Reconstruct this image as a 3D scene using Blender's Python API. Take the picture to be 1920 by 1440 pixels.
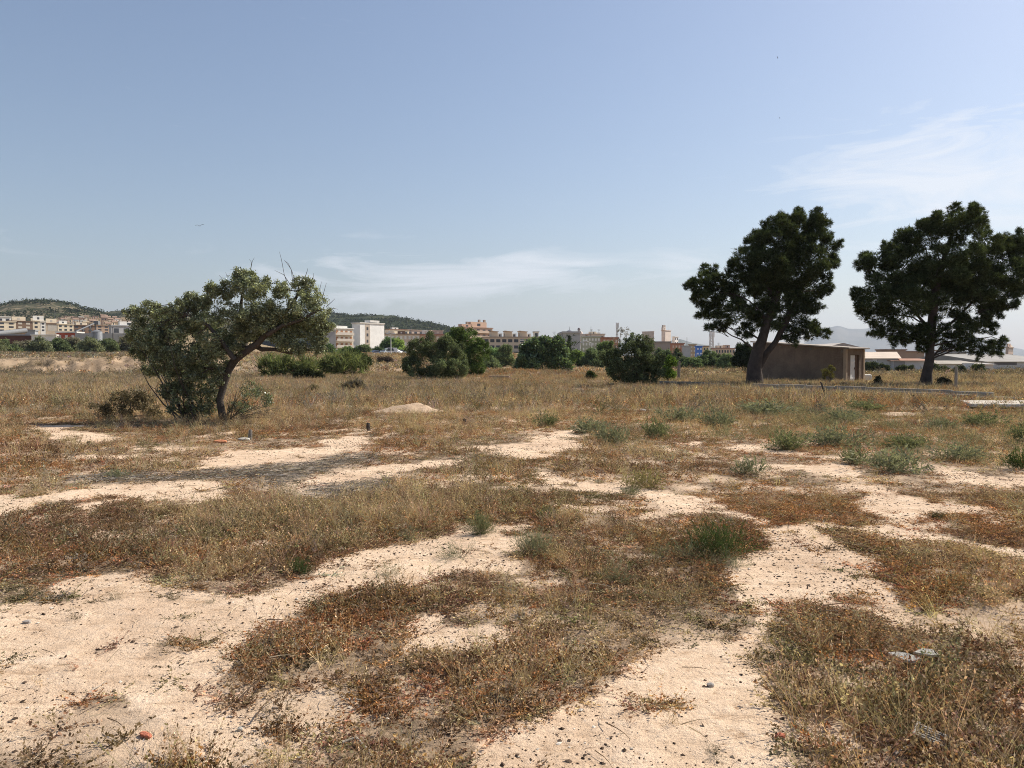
import bpy, math, random
import numpy as np
from mathutils import Vector, Matrix
R = math.radians
SC = bpy.context.scene
for o in list(bpy.data.objects): bpy.data.objects.remove(o)
COL = SC.collection

# ------------------------------------------------------------------ camera
F, HZ, EYE = 1400.0, 676.0, 1.6          # focal length and horizon row in pixels of the 1920 x 1440 photograph, eye height
PITCH = math.atan((720.0 - HZ) / F)
cd = bpy.data.cameras.new("camera"); cam = bpy.data.objects.new("camera", cd); COL.objects.link(cam)
cam.location = (0, 0, EYE); cam.rotation_euler = (R(90) - PITCH, 0, 0)
cd.sensor_width = 36.0; cd.lens = 36.0 * F / 1920.0; cd.clip_start = 0.05; cd.clip_end = 60000
SC.camera = cam
# ------------------------------------------------------------------ sun, sky, exposure
SUN_AZ, SUN_EL = 63.0, 46.0
sd = bpy.data.lights.new("sun", 'SUN'); sun = bpy.data.objects.new("sun", sd); COL.objects.link(sun)
sd.energy = 5.0; sd.angle = R(0.55); sd.color = (1.0, 0.93, 0.83)
sv = Vector((math.sin(R(SUN_AZ)) * math.cos(R(SUN_EL)), math.cos(R(SUN_AZ)) * math.cos(R(SUN_EL)), math.sin(R(SUN_EL))))
sun.rotation_euler = sv.to_track_quat('Z', 'Y').to_euler()
SC.view_settings.view_transform = 'Standard'; SC.view_settings.look = 'None'
SC.view_settings.exposure = 0.42; SC.view_settings.gamma = 1.0
wd = bpy.data.worlds.new("World"); SC.world = wd; wd.use_nodes = True

class NT:
    """small helper round a node tree"""
    def __init__(s, t): s.t = t; t.nodes.clear()
    def n(s, kind, **kw):
        nd = s.t.nodes.new(kind)
        for k, v in kw.items(): setattr(nd, k, v)
        return nd
    def l(s, a, b): s.t.links.new(a, b)
    def math(s, op, a, b=None, c=None, clamp=False):
        nd = s.n('ShaderNodeMath', operation=op, use_clamp=clamp)
        for i, v in enumerate((a, b, c)):
            if v is None: continue
            if isinstance(v, (int, float)): nd.inputs[i].default_value = v
            else: s.l(v, nd.inputs[i])
        return nd.outputs[0]
    def mix(s, fac, a, b, mode='MIX'):
        nd = s.n('ShaderNodeMix', data_type='RGBA', blend_type=mode)
        for i, v in ((0, fac), (6, a), (7, b)):
            if isinstance(v, (int, float)): nd.inputs[i].default_value = v
            elif isinstance(v, tuple): nd.inputs[i].default_value = (*v, 1.0) if len(v) == 3 else v
            else: s.l(v, nd.inputs[i])
        return nd.outputs[2]
    def noise(s, vec, scale, detail=4, rough=0.55, dist=0.0):
        nd = s.n('ShaderNodeTexNoise'); nd.inputs['Scale'].default_value = scale
        nd.inputs['Detail'].default_value = detail; nd.inputs['Roughness'].default_value = rough
        nd.inputs['Distortion'].default_value = dist
        if vec is not None: s.l(vec, nd.inputs['Vector'])
        return nd.outputs[0]
    def ramp(s, v, pts):
        nd = s.n('ShaderNodeValToRGB'); cr = nd.color_ramp
        while len(cr.elements) < len(pts): cr.elements.new(0.5)
        for e, (p, c) in zip(cr.elements, pts):
            e.position = p; e.color = (*c, 1) if isinstance(c, tuple) else (c, c, c, 1)
        s.l(v, nd.inputs[0]); return nd.outputs[0]

def build_world():
    w = NT(wd.node_tree)
    sky = w.n('ShaderNodeTexSky', sky_type='NISHITA')
    sky.sun_disc = False; sky.sun_elevation = R(SUN_EL); sky.sun_rotation = R(SUN_AZ)
    sky.altitude = 200; sky.air_density = 1.3; sky.dust_density = 1.6; sky.ozone_density = 2.2
    tc = w.n('ShaderNodeTexCoord'); sp = w.n('ShaderNodeSeparateXYZ'); w.l(tc.outputs['Generated'], sp.inputs[0])
    az = w.math('ARCTAN2', sp.outputs[0], sp.outputs[1]); el = w.math('ARCSINE', sp.outputs[2])
    # thin cirrus: streaky noise on the (azimuth, elevation) of the sky, denser in three banks
    cb = w.n('ShaderNodeCombineXYZ')
    w.l(w.math('ADD', w.math('MULTIPLY', az, 4.6), w.math('MULTIPLY', el, 7.0)), cb.inputs[0])
    w.l(w.math('MULTIPLY', w.math('ADD', el, w.math('MULTIPLY', az, -0.06)), 24.0), cb.inputs[1])
    streak = w.noise(cb.outputs[0], 1.0, 9, 0.62, 1.3)
    def bank(a0, e0, ra, re, amp):
        x = w.math('DIVIDE', w.math('SUBTRACT', az, a0), ra); y = w.math('DIVIDE', w.math('SUBTRACT', el, e0), re)
        q = w.math('ADD', w.math('MULTIPLY', x, x), w.math('MULTIPLY', y, y))
        return w.math('MULTIPLY', w.math('EXPONENT', w.math('MULTIPLY', q, -1.0)), amp)
    f = bank(R(31), R(11.5), R(12), R(4.4), 1.15)
    for b in ((R(-9), R(6.0), R(10), R(2.4), 1.2), (R(2), R(6.6), R(7), R(1.5), 1.1), (R(13), R(7), R(3), R(1.3), 0.6), (R(-34), R(8), R(5), R(2), 0.3),
              (R(60), R(14), R(25), R(8), 0.8), (R(-75), R(20), R(22), R(6), 0.5), (R(150), R(18), R(40), R(7), 0.6)):
        f = w.math('ADD', f, bank(*b))
    thr = w.math('SUBTRACT', 0.64, w.math('MULTIPLY', f, 0.23))
    c = w.math('MULTIPLY', w.math('SUBTRACT', streak, thr), 4.2, clamp=True)
    c = w.math('MULTIPLY', w.math('MULTIPLY', w.math('POWER', c, 0.7), 0.95), w.math('ADD', f, 0.15, clamp=True))
    hz = w.n('ShaderNodeHueSaturation'); hz.inputs['Saturation'].default_value = 0.96
    w.l(w.mix(1.0, sky.outputs[0], (1.03, 0.995, 1.03), 'MULTIPLY'), hz.inputs['Color'])
    cl = w.mix(1.0, hz.outputs[0], (1.5, 1.42, 1.36), 'MULTIPLY')
    cl = w.mix(0.8, cl, (7.2, 7.4, 7.8))
    col = w.mix(c, hz.outputs[0], cl)
    bg = w.n('ShaderNodeBackground'); bg.inputs[1].default_value = 0.087
    w.l(col, bg.inputs[0]); out = w.n('ShaderNodeOutputWorld'); w.l(bg.outputs[0], out.inputs[0])
build_world()
SC.cycles.max_bounces = 6; SC.cycles.diffuse_bounces = 3; SC.cycles.transmission_bounces = 4
SC.cycles.transparent_max_bounces = 4; SC.cycles.volume_bounces = 0; SC.cycles.pixel_filter_type = 'BLACKMAN_HARRIS'; SC.cycles.filter_width = 1.0; SC.cycles.use_denoising = True; SC.cycles.denoiser = 'OPENIMAGEDENOISE'; SC.cycles.denoising_input_passes = 'RGB_ALBEDO_NORMAL'; SC.cycles.denoising_prefilter = 'NONE'

# ------------------------------------------------------------------ projection helpers
CP, SP_ = math.cos(PITCH), math.sin(PITCH)
def P(px, py, d):
    """the point seen at pixel (px, py) at distance d ahead (world y = d)"""
    u = (px - 960.0) / F; v = (720.0 - py) / F
    dy = CP + v * SP_; dz = -SP_ + v * CP
    return Vector((u * d / dy, d, EYE + dz * d / dy))
def GD(py, z=0.0):
    v = (720.0 - py) / F; dz = -SP_ + v * CP
    return (z - EYE) / dz * (CP + v * SP_)
def G(px, py, z=0.0): return P(px, py, GD(py, z))
def proj(x, y, z):
    dy, dz = y, z - EYE
    fw = np.maximum(dy * CP - dz * SP_, 0.05); up = dy * SP_ + dz * CP
    return 960 + F * x / fw, 720 - F * up / fw

# ------------------------------------------------------------------ noise
def _h(ix, iy, seed):
    n = (ix.astype(np.int64) * 374761393 + iy.astype(np.int64) * 668265263 + seed * 1442695041) & 0xffffffff
    n = ((n ^ (n >> 13)) * 1274126177) & 0xffffffff
    return ((n ^ (n >> 16)) & 0xffff) / 65535.0
def vnoise(x, y, scale, seed=0):
    x = np.asarray(x, float) / scale; y = np.asarray(y, float) / scale
    ix = np.floor(x); iy = np.floor(y); fx = x - ix; fy = y - iy
    fx = fx * fx * (3 - 2 * fx); fy = fy * fy * (3 - 2 * fy)
    a = _h(ix, iy, seed); b = _h(ix + 1, iy, seed); c = _h(ix, iy + 1, seed); d = _h(ix + 1, iy + 1, seed)
    return (a * (1 - fx) + b * fx) * (1 - fy) + (c * (1 - fx) + d * fx) * fy
def fbm(x, y, scale, seed=0, oct=4):
    s = 0; a = 0.5; t = 0
    for i in range(oct):
        s = s + a * vnoise(x, y, scale / 2 ** i, seed + i * 17); t += a; a *= 0.5
    return s / t
def sstep(a, b, x):
    t = np.clip((np.asarray(x, float) - a) / (b - a), 0, 1); return t * t * (3 - 2 * t)

# ------------------------------------------------------------------ terrain
DK = [0, 60, 85, 93, 100, 150, 180, 230, 300, 400, 700, 1200, 2500, 20000]
HL = [0, 0, .1, 1.75, 2.0, 2.9, 3.4, 4.2, 5.5, 9.5, 34, 52, 40, 30]
HM = [0, 0, .45, .6, .75, 2.0, 2.7, 4.0, 6.0, 8.5, 12, 14, 14, 14]
HR = [0, 0, .05, .05, .05, .45, .7, 1.0, 1.6, 2.5, 5, 8, 12, 14]
MOUND = G(768, 772)
def hgt(x, y):
    x = np.asarray(x, float); y = np.asarray(y, float); d = np.hypot(x, y)
    u = np.where(y > 1, 960 + F * x / np.maximum(y, 1), np.where(x > 0, 2500, -600))
    dd = np.maximum(y, d * 0.5)
    wob = (fbm(x, y, 14, 3) - .5) * 7 * sstep(70, 84, dd) * (1 - sstep(110, 140, dd))
    dd = dd + wob
    wl = 1 - sstep(330, 560, u); wr = sstep(900, 1250, u)
    h = wl * np.interp(dd, DK, HL) + wr * np.interp(dd, DK, HR) + (1 - wl - wr) * np.interp(dd, DK, HM)
    h = h + (fbm(x, y, 2.2, 5, 3) - .5) * 0.07 + (fbm(x, y, .35, 9, 3) - .5) * 0.034 * (d < 30)
    gul = (np.abs(fbm(x, y, 3.2, 21, 3) - .5) * 2) * 2.3 * wl * sstep(83, 90, dd) * (1 - sstep(92, 98, dd))
    h = h - gul
    h = h + (fbm(x, y, 26, 31, 2) - .5) * 0.5 * sstep(55, 90, d)
    m = np.exp(-(((x - MOUND.x) / .82) ** 2 + ((y - MOUND.y) / .75) ** 2) ** 1.2); h = h + .25 * m * (.55 + .35 * vnoise(x, y, .22, 63) + .5 * (fbm(x, y, .5, 61, 3)))
    bk = P(985, 700, 74); h = h + .45 * np.exp(-(((x - bk.x) / 7.0) ** 2 + ((y - 74) / 4.0) ** 2))
    return h
def hz1(x, y): return float(hgt(np.array([x]), np.array([y]))[0])

# ------------------------------------------------------------------ where the photograph shows bare sand (outlines projected down onto the ground)
SAND = [
 [(-60,1120),(0,1108),(120,1088),(200,1070),(290,1065),(300,1098),(400,1110),(500,1102),(600,1078),(600,1050),(700,1022),(800,1010),(830,990),(905,1005),(940,990),(1010,985),(970,1035),(940,1075),(890,1065),(780,1098),(690,1100),(600,1120),(560,1150),(470,1205),(410,1245),(390,1290),(420,1330),(470,1360),(450,1440),(360,1440),(340,1380),(250,1330),(150,1330),(60,1345),(-60,1350)],
 [(760,1160),(830,1150),(870,1170),(950,1185),(900,1215),(860,1225),(800,1230),(740,1235),(735,1200)],
 [(860,1500),(880,1440),(905,1395),(990,1345),(1100,1295),(1170,1240),(1270,1218),(1370,1205),(1430,1200),(1425,1250),(1460,1300),(1455,1350),(1480,1400),(1490,1440),(1500,1500)],
 [(1370,1100),(1385,1072),(1430,1040),(1425,1010),(1405,985),(1423,993),(1513,993),(1555,1005),(1600,1030),(1680,1035),(1655,1075),(1660,1100),(1695,1140),(1765,1175),(1800,1190),(1750,1190),(1665,1180),(1647,1153),(1547,1138),(1480,1137),(1437,1142),(1425,1170),(1435,1205),(1395,1205),(1405,1160),(1375,1130)],
 [(973,885),(1023,882),(1067,900),(1160,908),(1280,918),(1335,932),(1377,953),(1413,970),(1420,993),(1357,972),(1290,965),(1207,975),(1190,965),(1257,945),(1200,930),(1130,930),(1060,915),(1010,895)],
 [(1553,903),(1580,905),(1653,913),(1697,930),(1763,940),(1845,947),(1840,965),(1697,968),(1690,985),(1730,995),(1780,1007),(1860,1018),(1980,1022),(1980,1045),(1850,1035),(1780,1018),(1697,1020),(1663,1005),(1613,997),(1530,997),(1490,990),(1500,982),(1600,988),(1650,980),(1633,960),(1607,945),(1637,937),(1620,923),(1553,925)],
 [(1403,873),(1480,872),(1547,868),(1593,872),(1635,880),(1597,892),(1563,894),(1520,884),(1447,883)],
 [(1753,880),(1797,876),(1863,890),(1960,898),(1960,912),(1847,908),(1800,897)],
 [(1353,832),(1400,834),(1487,845),(1487,851),(1400,843),(1353,838)], [(1520,852),(1585,854),(1580,860),(1520,857)],
 [(1270,828),(1307,828),(1307,834),(1270,834)], [(1647,772),(1690,771),(1735,775),(1735,780),(1647,777)], [(1723,843),(1785,846),(1785,850),(1723,848)],
 [(1860,820),(1960,824),(1960,828),(1860,825)],
 [(853,828),(880,837),(940,830),(990,830),(987,820),(1023,812),(1090,800),(1095,805),(1060,817),(1100,830),(1120,828),(1107,840),(1073,843),(1040,853),(973,857),(950,853),(907,845)],
 [(590,828),(640,816),(705,819),(680,830),(660,852),(600,858),(640,868),(500,882),(380,884),(350,868),(400,860),(400,850),(430,841),(583,838)],
 [(-60,935),(0,925),(67,920),(200,910),(250,908),(333,898),(383,901),(418,918),(415,935),(367,942),(300,940),(233,935),(183,945),(133,963),(67,940),(20,960),(-60,980)],
 [(555,914),(600,893),(640,883),(690,878),(740,866),(830,860),(875,855),(855,870),(760,880),(700,898),(660,914),(600,924)],
 [(40,798),(165,796),(110,805),(170,811),(240,822),(160,828),(100,816)], [(250,840),(370,836),(370,842),(250,846)], [(150,852),(260,854),(260,861),(150,859)],
 [(150,897),(215,892),(215,904),(150,906)], [(946,1086),(1040,1086),(1045,1098),(950,1100)], [(1123,1098),(1190,1092),(1195,1104),(1125,1108)],
 [(405,1024),(475,1020),(475,1030),(405,1034)], [(1070,948),(1140,953),(1138,962),(1072,960)],
 [(1080,738),(1150,732),(1165,735),(1095,742)], [(850,712),(905,709),(905,712),(850,716)], [(1045,728),(1130,727),(1140,731),(1050,733)],
 [(1290,712),(1345,711),(1345,714),(1290,715)], [(560,700),(640,699),(640,701),(560,703)], [(1100,714),(1140,713),(1150,717),(1100,718)],
]
SPARSE = [[(340,1320),(600,1260),(640,1440),(340,1440)], [(0,1330),(360,1320),(380,1440),(0,1440)], [(1540,1250),(1700,1240),(1690,1300),(1540,1300)],
          [(1800,1140),(1960,1120),(1960,1200),(1800,1200)], [(1020,930),(1290,930),(1290,980),(1050,970)], [(550,855),(700,850),(700,925),(500,930)]]
LITTER = [[(110,905),(220,888),(330,893),(420,884),(560,872),(640,858),(720,850),(700,868),(640,880),(560,905),(520,915),(430,900),(330,902),(220,906)], [(560,918),(680,905),(740,895),(730,925),(640,935)]]
RX0, RY0, RS = -100, 690, 2.0
RW, RH = 1060, 400
def inpoly(px, py, poly):
    c = np.zeros(px.shape, bool); n = len(poly)
    for i in range(n):
        x1, y1 = poly[i]; x2, y2 = poly[(i + 1) % n]
        if y1 == y2: continue
        k = ((y1 > py) != (y2 > py)) & (px < (x2 - x1) * (py - y1) / (y2 - y1) + x1)
        c ^= k
    return c
gx, gy = np.meshgrid(RX0 + RS * np.arange(RW), RY0 + RS * np.arange(RH))
def rasterize(polys):
    m = np.zeros(gx.shape, bool)
    for p in polys: m |= inpoly(gx, gy, p)
    return m.astype(np.float32)
def blur(a, k):
    for ax in (0, 1):
        for _ in range(2):
            pad = [(k, k) if i == ax else (0, 0) for i in (0, 1)]
            c = np.cumsum(np.pad(a, pad, mode='edge'), axis=ax)
            a = (np.take(c, range(2 * k, c.shape[ax]), axis=ax) - np.take(c, range(0, c.shape[ax] - 2 * k), axis=ax)) / (2 * k)
    return a
M_SAND = rasterize(SAND); M_SP = blur(rasterize(SPARSE), 8); M_LIT = blur(rasterize(LITTER), 2)
M_IN = blur(M_SAND, 9)
def look(m, px, py):
    ix = np.clip(((px - RX0) / RS).astype(int), 0, RW - 1); iy = np.clip(((py - RY0) / RS).astype(int), 0, RH - 1)
    return m[iy, ix]
def warped(x, y):
    """photograph pixel of a ground point, its outline roughened by noise in the world"""
    wx = x + (fbm(x, y, .5, 51, 3) - .5) * .42 * np.clip(y / 6, .6, 2.5); wy = y + (fbm(x, y, .5, 77, 3) - .5) * .42 * np.clip(y / 6, .6, 2.5)
    return proj(wx, np.maximum(wy, .6), np.zeros_like(wx))
def outside(x, y): return (np.abs(x) > .7 * y + .3) | (y < 2.6)
def bare(x, y):
    px, py = warped(x, y)
    s = look(M_SAND, px, py) * (py > 700)
    rnd = (fbm(x, y, 2.4, 91, 3) > .56).astype(float)
    s = np.maximum(s, (np.hypot((x - MOUND.x) / 1.0, (y - MOUND.y) / 1.05) + (fbm(x, y, .6, 62, 3) - .5) * .9 < 1) * 1.0)
    isl = (s > .5) & (fbm(x, y, .38, 95, 2) > .76) & (py > 860); s = np.where(isl, 0, s)
    return np.where(outside(x, y) & (np.hypot(x, y) < 25), rnd, s)

# zones of the weeds: centre, radii, weights of orange, brown, olive, straw, grey, then height
ZONES = [(1500,930,200,45,(5,1,0,0,0),.5),(1820,985,150,45,(5,1,0,0,0),.55),(1760,1085,130,60,(3,2,.5,.5,0),.8),(1540,1175,110,40,(3,2,0,0,0),.7),
 (1640,1250,120,60,(1.5,2,1,0,0),.9),(1720,1370,250,100,(.3,1.2,2.6,1.2,0),1.25),(1860,1180,120,80,(.5,.3,1.5,2,0),1.3),
 (1100,1110,330,50,(3,2,.2,0,0),.6),(1050,1210,260,70,(1.4,3,.5,0,0),.7),(750,1330,280,110,(1.3,3,.3,.1,0),.6),(650,1150,120,60,(1,2.6,.2,.3,0),.9),
 (850,920,190,60,(.2,1,2.5,1,0),1.25),(1180,1040,220,40,(2,1,1.6,.2,0),.75),(80,1000,150,80,(.6,2.2,1,.3,0),1.4),(430,985,280,60,(.2,.7,1.6,2,0),1.1),
 (450,1080,160,28,(1.8,.5,.3,1.3,0),.7),(80,860,130,55,(1.8,1.8,.2,.6,0),1.5),(1450,850,230,28,(4,1,.2,.2,0),.5),(1150,868,150,30,(.8,2,.6,.8,0),1.2),
 (740,840,80,28,(2,1.6,0,.6,0),1.1),(1730,900,200,25,(2.5,1,.5,0,0),.7),(150,1400,220,60,(.6,3,.3,.2,0),1.2),(1150,790,260,22,(1.5,.6,0,2,0),1.2),
 (880,750,330,20,(0,.2,.2,1.4,2),1.3),(960,725,1500,26,(.15,.35,.3,2.2,.9),1.1),(480,775,250,30,(.3,.2,.2,3,.4),1.4),(100,735,300,40,(.2,.1,.4,3.5,.3),1.5),(1500,790,350,24,(.4,.3,1.5,1.5,.2),1.1),(1750,790,220,30,(2.5,.8,.3,.5,0),1.0),
 (200,700,300,18,(0,0,.3,.6,2.5),1.0),(1000,706,160,10,(2.5,.6,0,.6,0),.8),(1500,690,500,14,(.8,.6,.4,1,.5),.8)]
PAL = np.array([(.34,.185,.095),(.225,.142,.09),(.205,.165,.10),(.43,.325,.205),(.285,.245,.205)])
def zones(px, py):
    w = np.tile(np.array([.5, .8, .4, .9, .1]), (len(px), 1)) * .25; h = np.full(len(px), 1.0) * .25; t = np.full(len(px), .25)
    for cx, cy, rx, ry, q, hh in ZONES:
        g = np.exp(-(((px - cx) / rx) ** 2 + ((py - cy) / ry) ** 2) * 1.3)
        qs = np.array(q, float) / sum(q)
        w += g[:, None] * qs; h += g * hh; t += g
    return w / w.sum(1)[:, None], h / t

# ------------------------------------------------------------------ mesh helpers
def tag(o, label=None, cat=None, group=None, kind=None):
    if label: o['label'] = label
    if cat: o['category'] = cat
    if group: o['group'] = group
    if kind: o['kind'] = kind
    return o
def empty(name, loc, label, cat, group=None, rz=0.0):
    o = bpy.data.objects.new(name, None); COL.objects.link(o); o.location = loc; o.rotation_euler = (0, 0, rz)
    o.empty_display_size = .2
    return tag(o, label, cat, group)
def copy_tree(o, parent=None):
    c = o.copy(); COL.objects.link(c)
    if parent: c.parent = parent
    for ch in list(o.children): copy_tree(ch, c)
    return c
def np_mesh(name, V, T, mat, cols=None, parent=None, smooth=False, attrs=None):
    V = np.ascontiguousarray(V, np.float32); T = np.ascontiguousarray(T, np.int32); k = T.shape[1]
    me = bpy.data.meshes.new(name)
    me.vertices.add(len(V)); me.loops.add(T.size); me.polygons.add(len(T))
    me.vertices.foreach_set('co', V.ravel()); me.loops.foreach_set('vertex_index', T.ravel())
    me.polygons.foreach_set('loop_start', np.arange(0, T.size, k, dtype=np.int32))
    if smooth: me.polygons.foreach_set('use_smooth', np.ones(len(T), bool))
    else: me.polygons.foreach_set('use_smooth', np.zeros(len(T), bool))
    if cols is not None:
        a = me.attributes.new('tint', 'FLOAT_COLOR', 'POINT')
        a.data.foreach_set('color', np.ascontiguousarray(np.c_[cols, np.ones(len(cols))], np.float32).ravel())
    for nm, arr in (attrs or {}).items():
        a = me.attributes.new(nm, 'FLOAT', 'POINT'); a.data.foreach_set('value', np.ascontiguousarray(arr, np.float32))
    me.materials.append(mat); me.update(calc_edges=True)
    o = bpy.data.objects.new(name, me); COL.objects.link(o)
    if parent: o.parent = parent
    return o
class Soup:
    """gathers transformed copies of small leaf templates into ONE mesh"""
    def __init__(s): s.V = []; s.T = []; s.C = []; s.n = 0
    def add(s, V, T, C): s.V.append(V); s.T.append(T + s.n); s.C.append(C); s.n += len(V)
    def inst(s, tmpl, pos, rot, scale, col):
        """tmpl = (V, T, tone); pos (K,3), rot (K,3,3), scale (K,) or (K,3), col (K,3)"""
        V, T, tone = tmpl; K = len(pos)
        if K == 0: return
        scale = np.asarray(scale, float)
        if scale.ndim == 1: scale = np.repeat(scale[:, None], 3, 1)
        W = np.einsum('kij,kvj->kvi', rot, V[None] * scale[:, None, :]) + pos[:, None, :]
        n = len(V); TT = T[None] + (np.arange(K) * n)[:, None, None]
        C = col[:, None, :] * tone[None, :, None]
        s.add(W.reshape(-1, 3).astype(np.float32), TT.reshape(-1, 3), C.reshape(-1, 3).astype(np.float32))
    def build(s, name, mat, parent=None):
        return np_mesh(name, np.concatenate(s.V), np.concatenate(s.T), mat, np.concatenate(s.C), parent)
rng = np.random.default_rng(7); random.seed(7)
def yaw(K, tilt=0.15, r=rng):
    a = r.uniform(0, 2 * np.pi, K); c, s_ = np.cos(a), np.sin(a); z = np.zeros(K); o = np.ones(K)
    Rz = np.array([[c, -s_, z], [s_, c, z], [z, z, o]]).transpose(2, 0, 1)
    t = r.normal(0, tilt, K); c, s_ = np.cos(t), np.sin(t)
    Rx = np.array([[o, z, z], [z, c, -s_], [z, s_, c]]).transpose(2, 0, 1)
    b = r.uniform(0, 2 * np.pi, K); c, s_ = np.cos(b), np.sin(b)
    Rb = np.array([[c, -s_, z], [s_, c, z], [z, z, o]]).transpose(2, 0, 1)
    return Rb @ Rx @ Rz
def frame(D, r=rng):
    """rotation taking +z to the directions D, random spin"""
    D = D / np.maximum(np.linalg.norm(D, axis=1), 1e-6)[:, None]
    q = r.normal(size=D.shape); A = np.cross(D, q); A /= np.maximum(np.linalg.norm(A, axis=1), 1e-6)[:, None]
    B = np.cross(D, A); return np.stack([A, B, D], axis=2)
def quad_leaf(b, d, n, L, w):
    """a diamond leaf: base, two sides, tip"""
    d = d / np.linalg.norm(d); s_ = np.cross(d, n); s_ /= max(np.linalg.norm(s_), 1e-6)
    return [b, b + d * L * .45 + s_ * w, b + d * L, b + d * L * .45 - s_ * w]
class TM:
    def __init__(s): s.V = []; s.T = []; s.c = []
    def leaf(s, b, d, L, w, tone=1.0, r=None):
        n = r.normal(size=3); k = len(s.V); s.V += quad_leaf(b, d, n, L, w); s.T += [(k, k + 1, k + 2), (k, k + 2, k + 3)]; s.c += [tone] * 4
    def tri(s, b, d, L, w, tone, r):
        n = r.normal(size=3); sd_ = np.cross(d, n); sd_ /= max(np.linalg.norm(sd_), 1e-6); d = d / np.linalg.norm(d)
        k = len(s.V); s.V += [b - sd_ * w, b + sd_ * w, b + d * L]; s.T.append((k, k + 1, k + 2)); s.c += [tone] * 3
    def blade(s, pts, w, tone, r):
        n = r.normal(size=3); k = len(s.V); m = len(pts)
        for i, p in enumerate(pts):
            d = pts[min(i + 1, m - 1)] - pts[max(i - 1, 0)]; sd_ = np.cross(d, n); sd_ /= max(np.linalg.norm(sd_), 1e-6)
            ww = w * (1 - .75 * i / (m - 1)); s.V += [p - sd_ * ww, p + sd_ * ww]; s.c += [tone, tone]
        for i in range(m - 1): a = k + 2 * i; s.T += [(a, a + 1, a + 3), (a, a + 3, a + 2)]
    def out(s): return np.array(s.V, float), np.array(s.T, np.int64), np.array(s.c, float)
def dirv(az, el): return np.array([math.cos(az) * math.cos(el), math.sin(az) * math.cos(el), math.sin(el)])
def t_mat(seed, stems=14, leaves=13, L=.2, leaf=.013, lw=.0045):
    r = np.random.default_rng(seed); t = TM()
    for i in range(stems):
        a = r.uniform(0, 6.283); e = r.uniform(.05, .55); l = L * r.uniform(.4, 1.0); d = dirv(a, e); p = np.zeros(3); pts = [p]
        for q in range(3):
            d = d + r.normal(0, .25, 3); d[2] = abs(d[2]) * .8 + .02; d /= np.linalg.norm(d); p = p + d * l / 3; pts.append(p)
        t.blade(pts, .0011 * (leaf / .013), r.uniform(.5, .9), r)
        for q in range(leaves):
            f = r.uniform(.15, 1.0) * 2.99; i0 = int(f); b = pts[i0] + (pts[min(i0 + 1, 3)] - pts[i0]) * (f - i0)
            dd = r.normal(size=3); dd[2] = abs(dd[2]) + .2
            t.leaf(b, dd, leaf * r.uniform(.5, 1.3), lw * r.uniform(.6, 1.2), r.choice([.45, .7, 1.0, 1.3, 2.0], p=[.2, .25, .25, .2, .1]), r)
    return t.out()
def t_herb(seed, stems=6, leaves=13, H=.26, leaf=.014, lw=.0042, spread=.5, sw=.0014):
    r = np.random.default_rng(seed); t = TM()
    for i in range(stems):
        a = r.uniform(0, 6.283); e = r.uniform(1.5 - spread * 1.6, 1.5); l = H * r.uniform(.5, 1.0); d = dirv(a, e)
        p = np.array([r.normal(0, .02), r.normal(0, .02), 0.]); pts = [p]
        for q in range(4):
            d = d + r.normal(0, .16, 3); d /= np.linalg.norm(d); p = p + d * l / 4; pts.append(p)
        t.blade(pts, sw, r.uniform(.6, 1.1), r)
        for b_ in range(3):
            k = r.integers(1, 4); d2 = d + r.normal(0, .6, 3); d2[2] = abs(d2[2]); d2 /= np.linalg.norm(d2); b0 = pts[k]; l2 = l * r.uniform(.2, .45)
            tw = [b0, b0 + d2 * l2 * .5, b0 + d2 * l2 + np.array([0, 0, .1 * l2])]; t.blade(tw, sw * .6, r.uniform(.6, 1.1), r)
            for q in range(leaves // 3):
                b = tw[1] + (tw[2] - tw[1]) * r.uniform(-.8, 1); dd = r.normal(size=3); dd[2] += .4
                t.leaf(b, dd, leaf * r.uniform(.5, 1.3), lw * r.uniform(.6, 1.3), r.choice([.45, .75, 1.0, 1.35, 2.0], p=[.18, .25, .27, .2, .1]), r)
    return t.out()
def t_grass(seed, n=16, H=.32, w=.0016, seg=3, spread=.7, head=True):
    r = np.random.default_rng(seed); t = TM()
    for i in range(n):
        a = r.uniform(0, 6.283); e = 1.5 - abs(r.normal(0, spread * .55)); l = H * r.uniform(.45, 1.1); d = dirv(a, max(e, .15)); p = np.array([r.normal(0, .025), r.normal(0, .025), 0.]); pts = [p]
        for q in range(seg):
            d = d + np.array([math.cos(a), math.sin(a), -.5]) * .12 * r.uniform(0, 1.6) + r.normal(0, .06, 3); d /= np.linalg.norm(d); p = p + d * l / seg; pts.append(p)
        tn = r.uniform(.7, 1.35); t.blade(pts, w, tn, r)
        if head and r.random() < .45:
            for q in range(3): t.leaf(pts[-1] - d * .02 * q, d + r.normal(0, .35, 3), .022, .004, tn * 1.1, r)
    return t.out()
def t_shrub_far(seed): return t_shrub(seed, 40, .4, 9, .07, .008)
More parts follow.
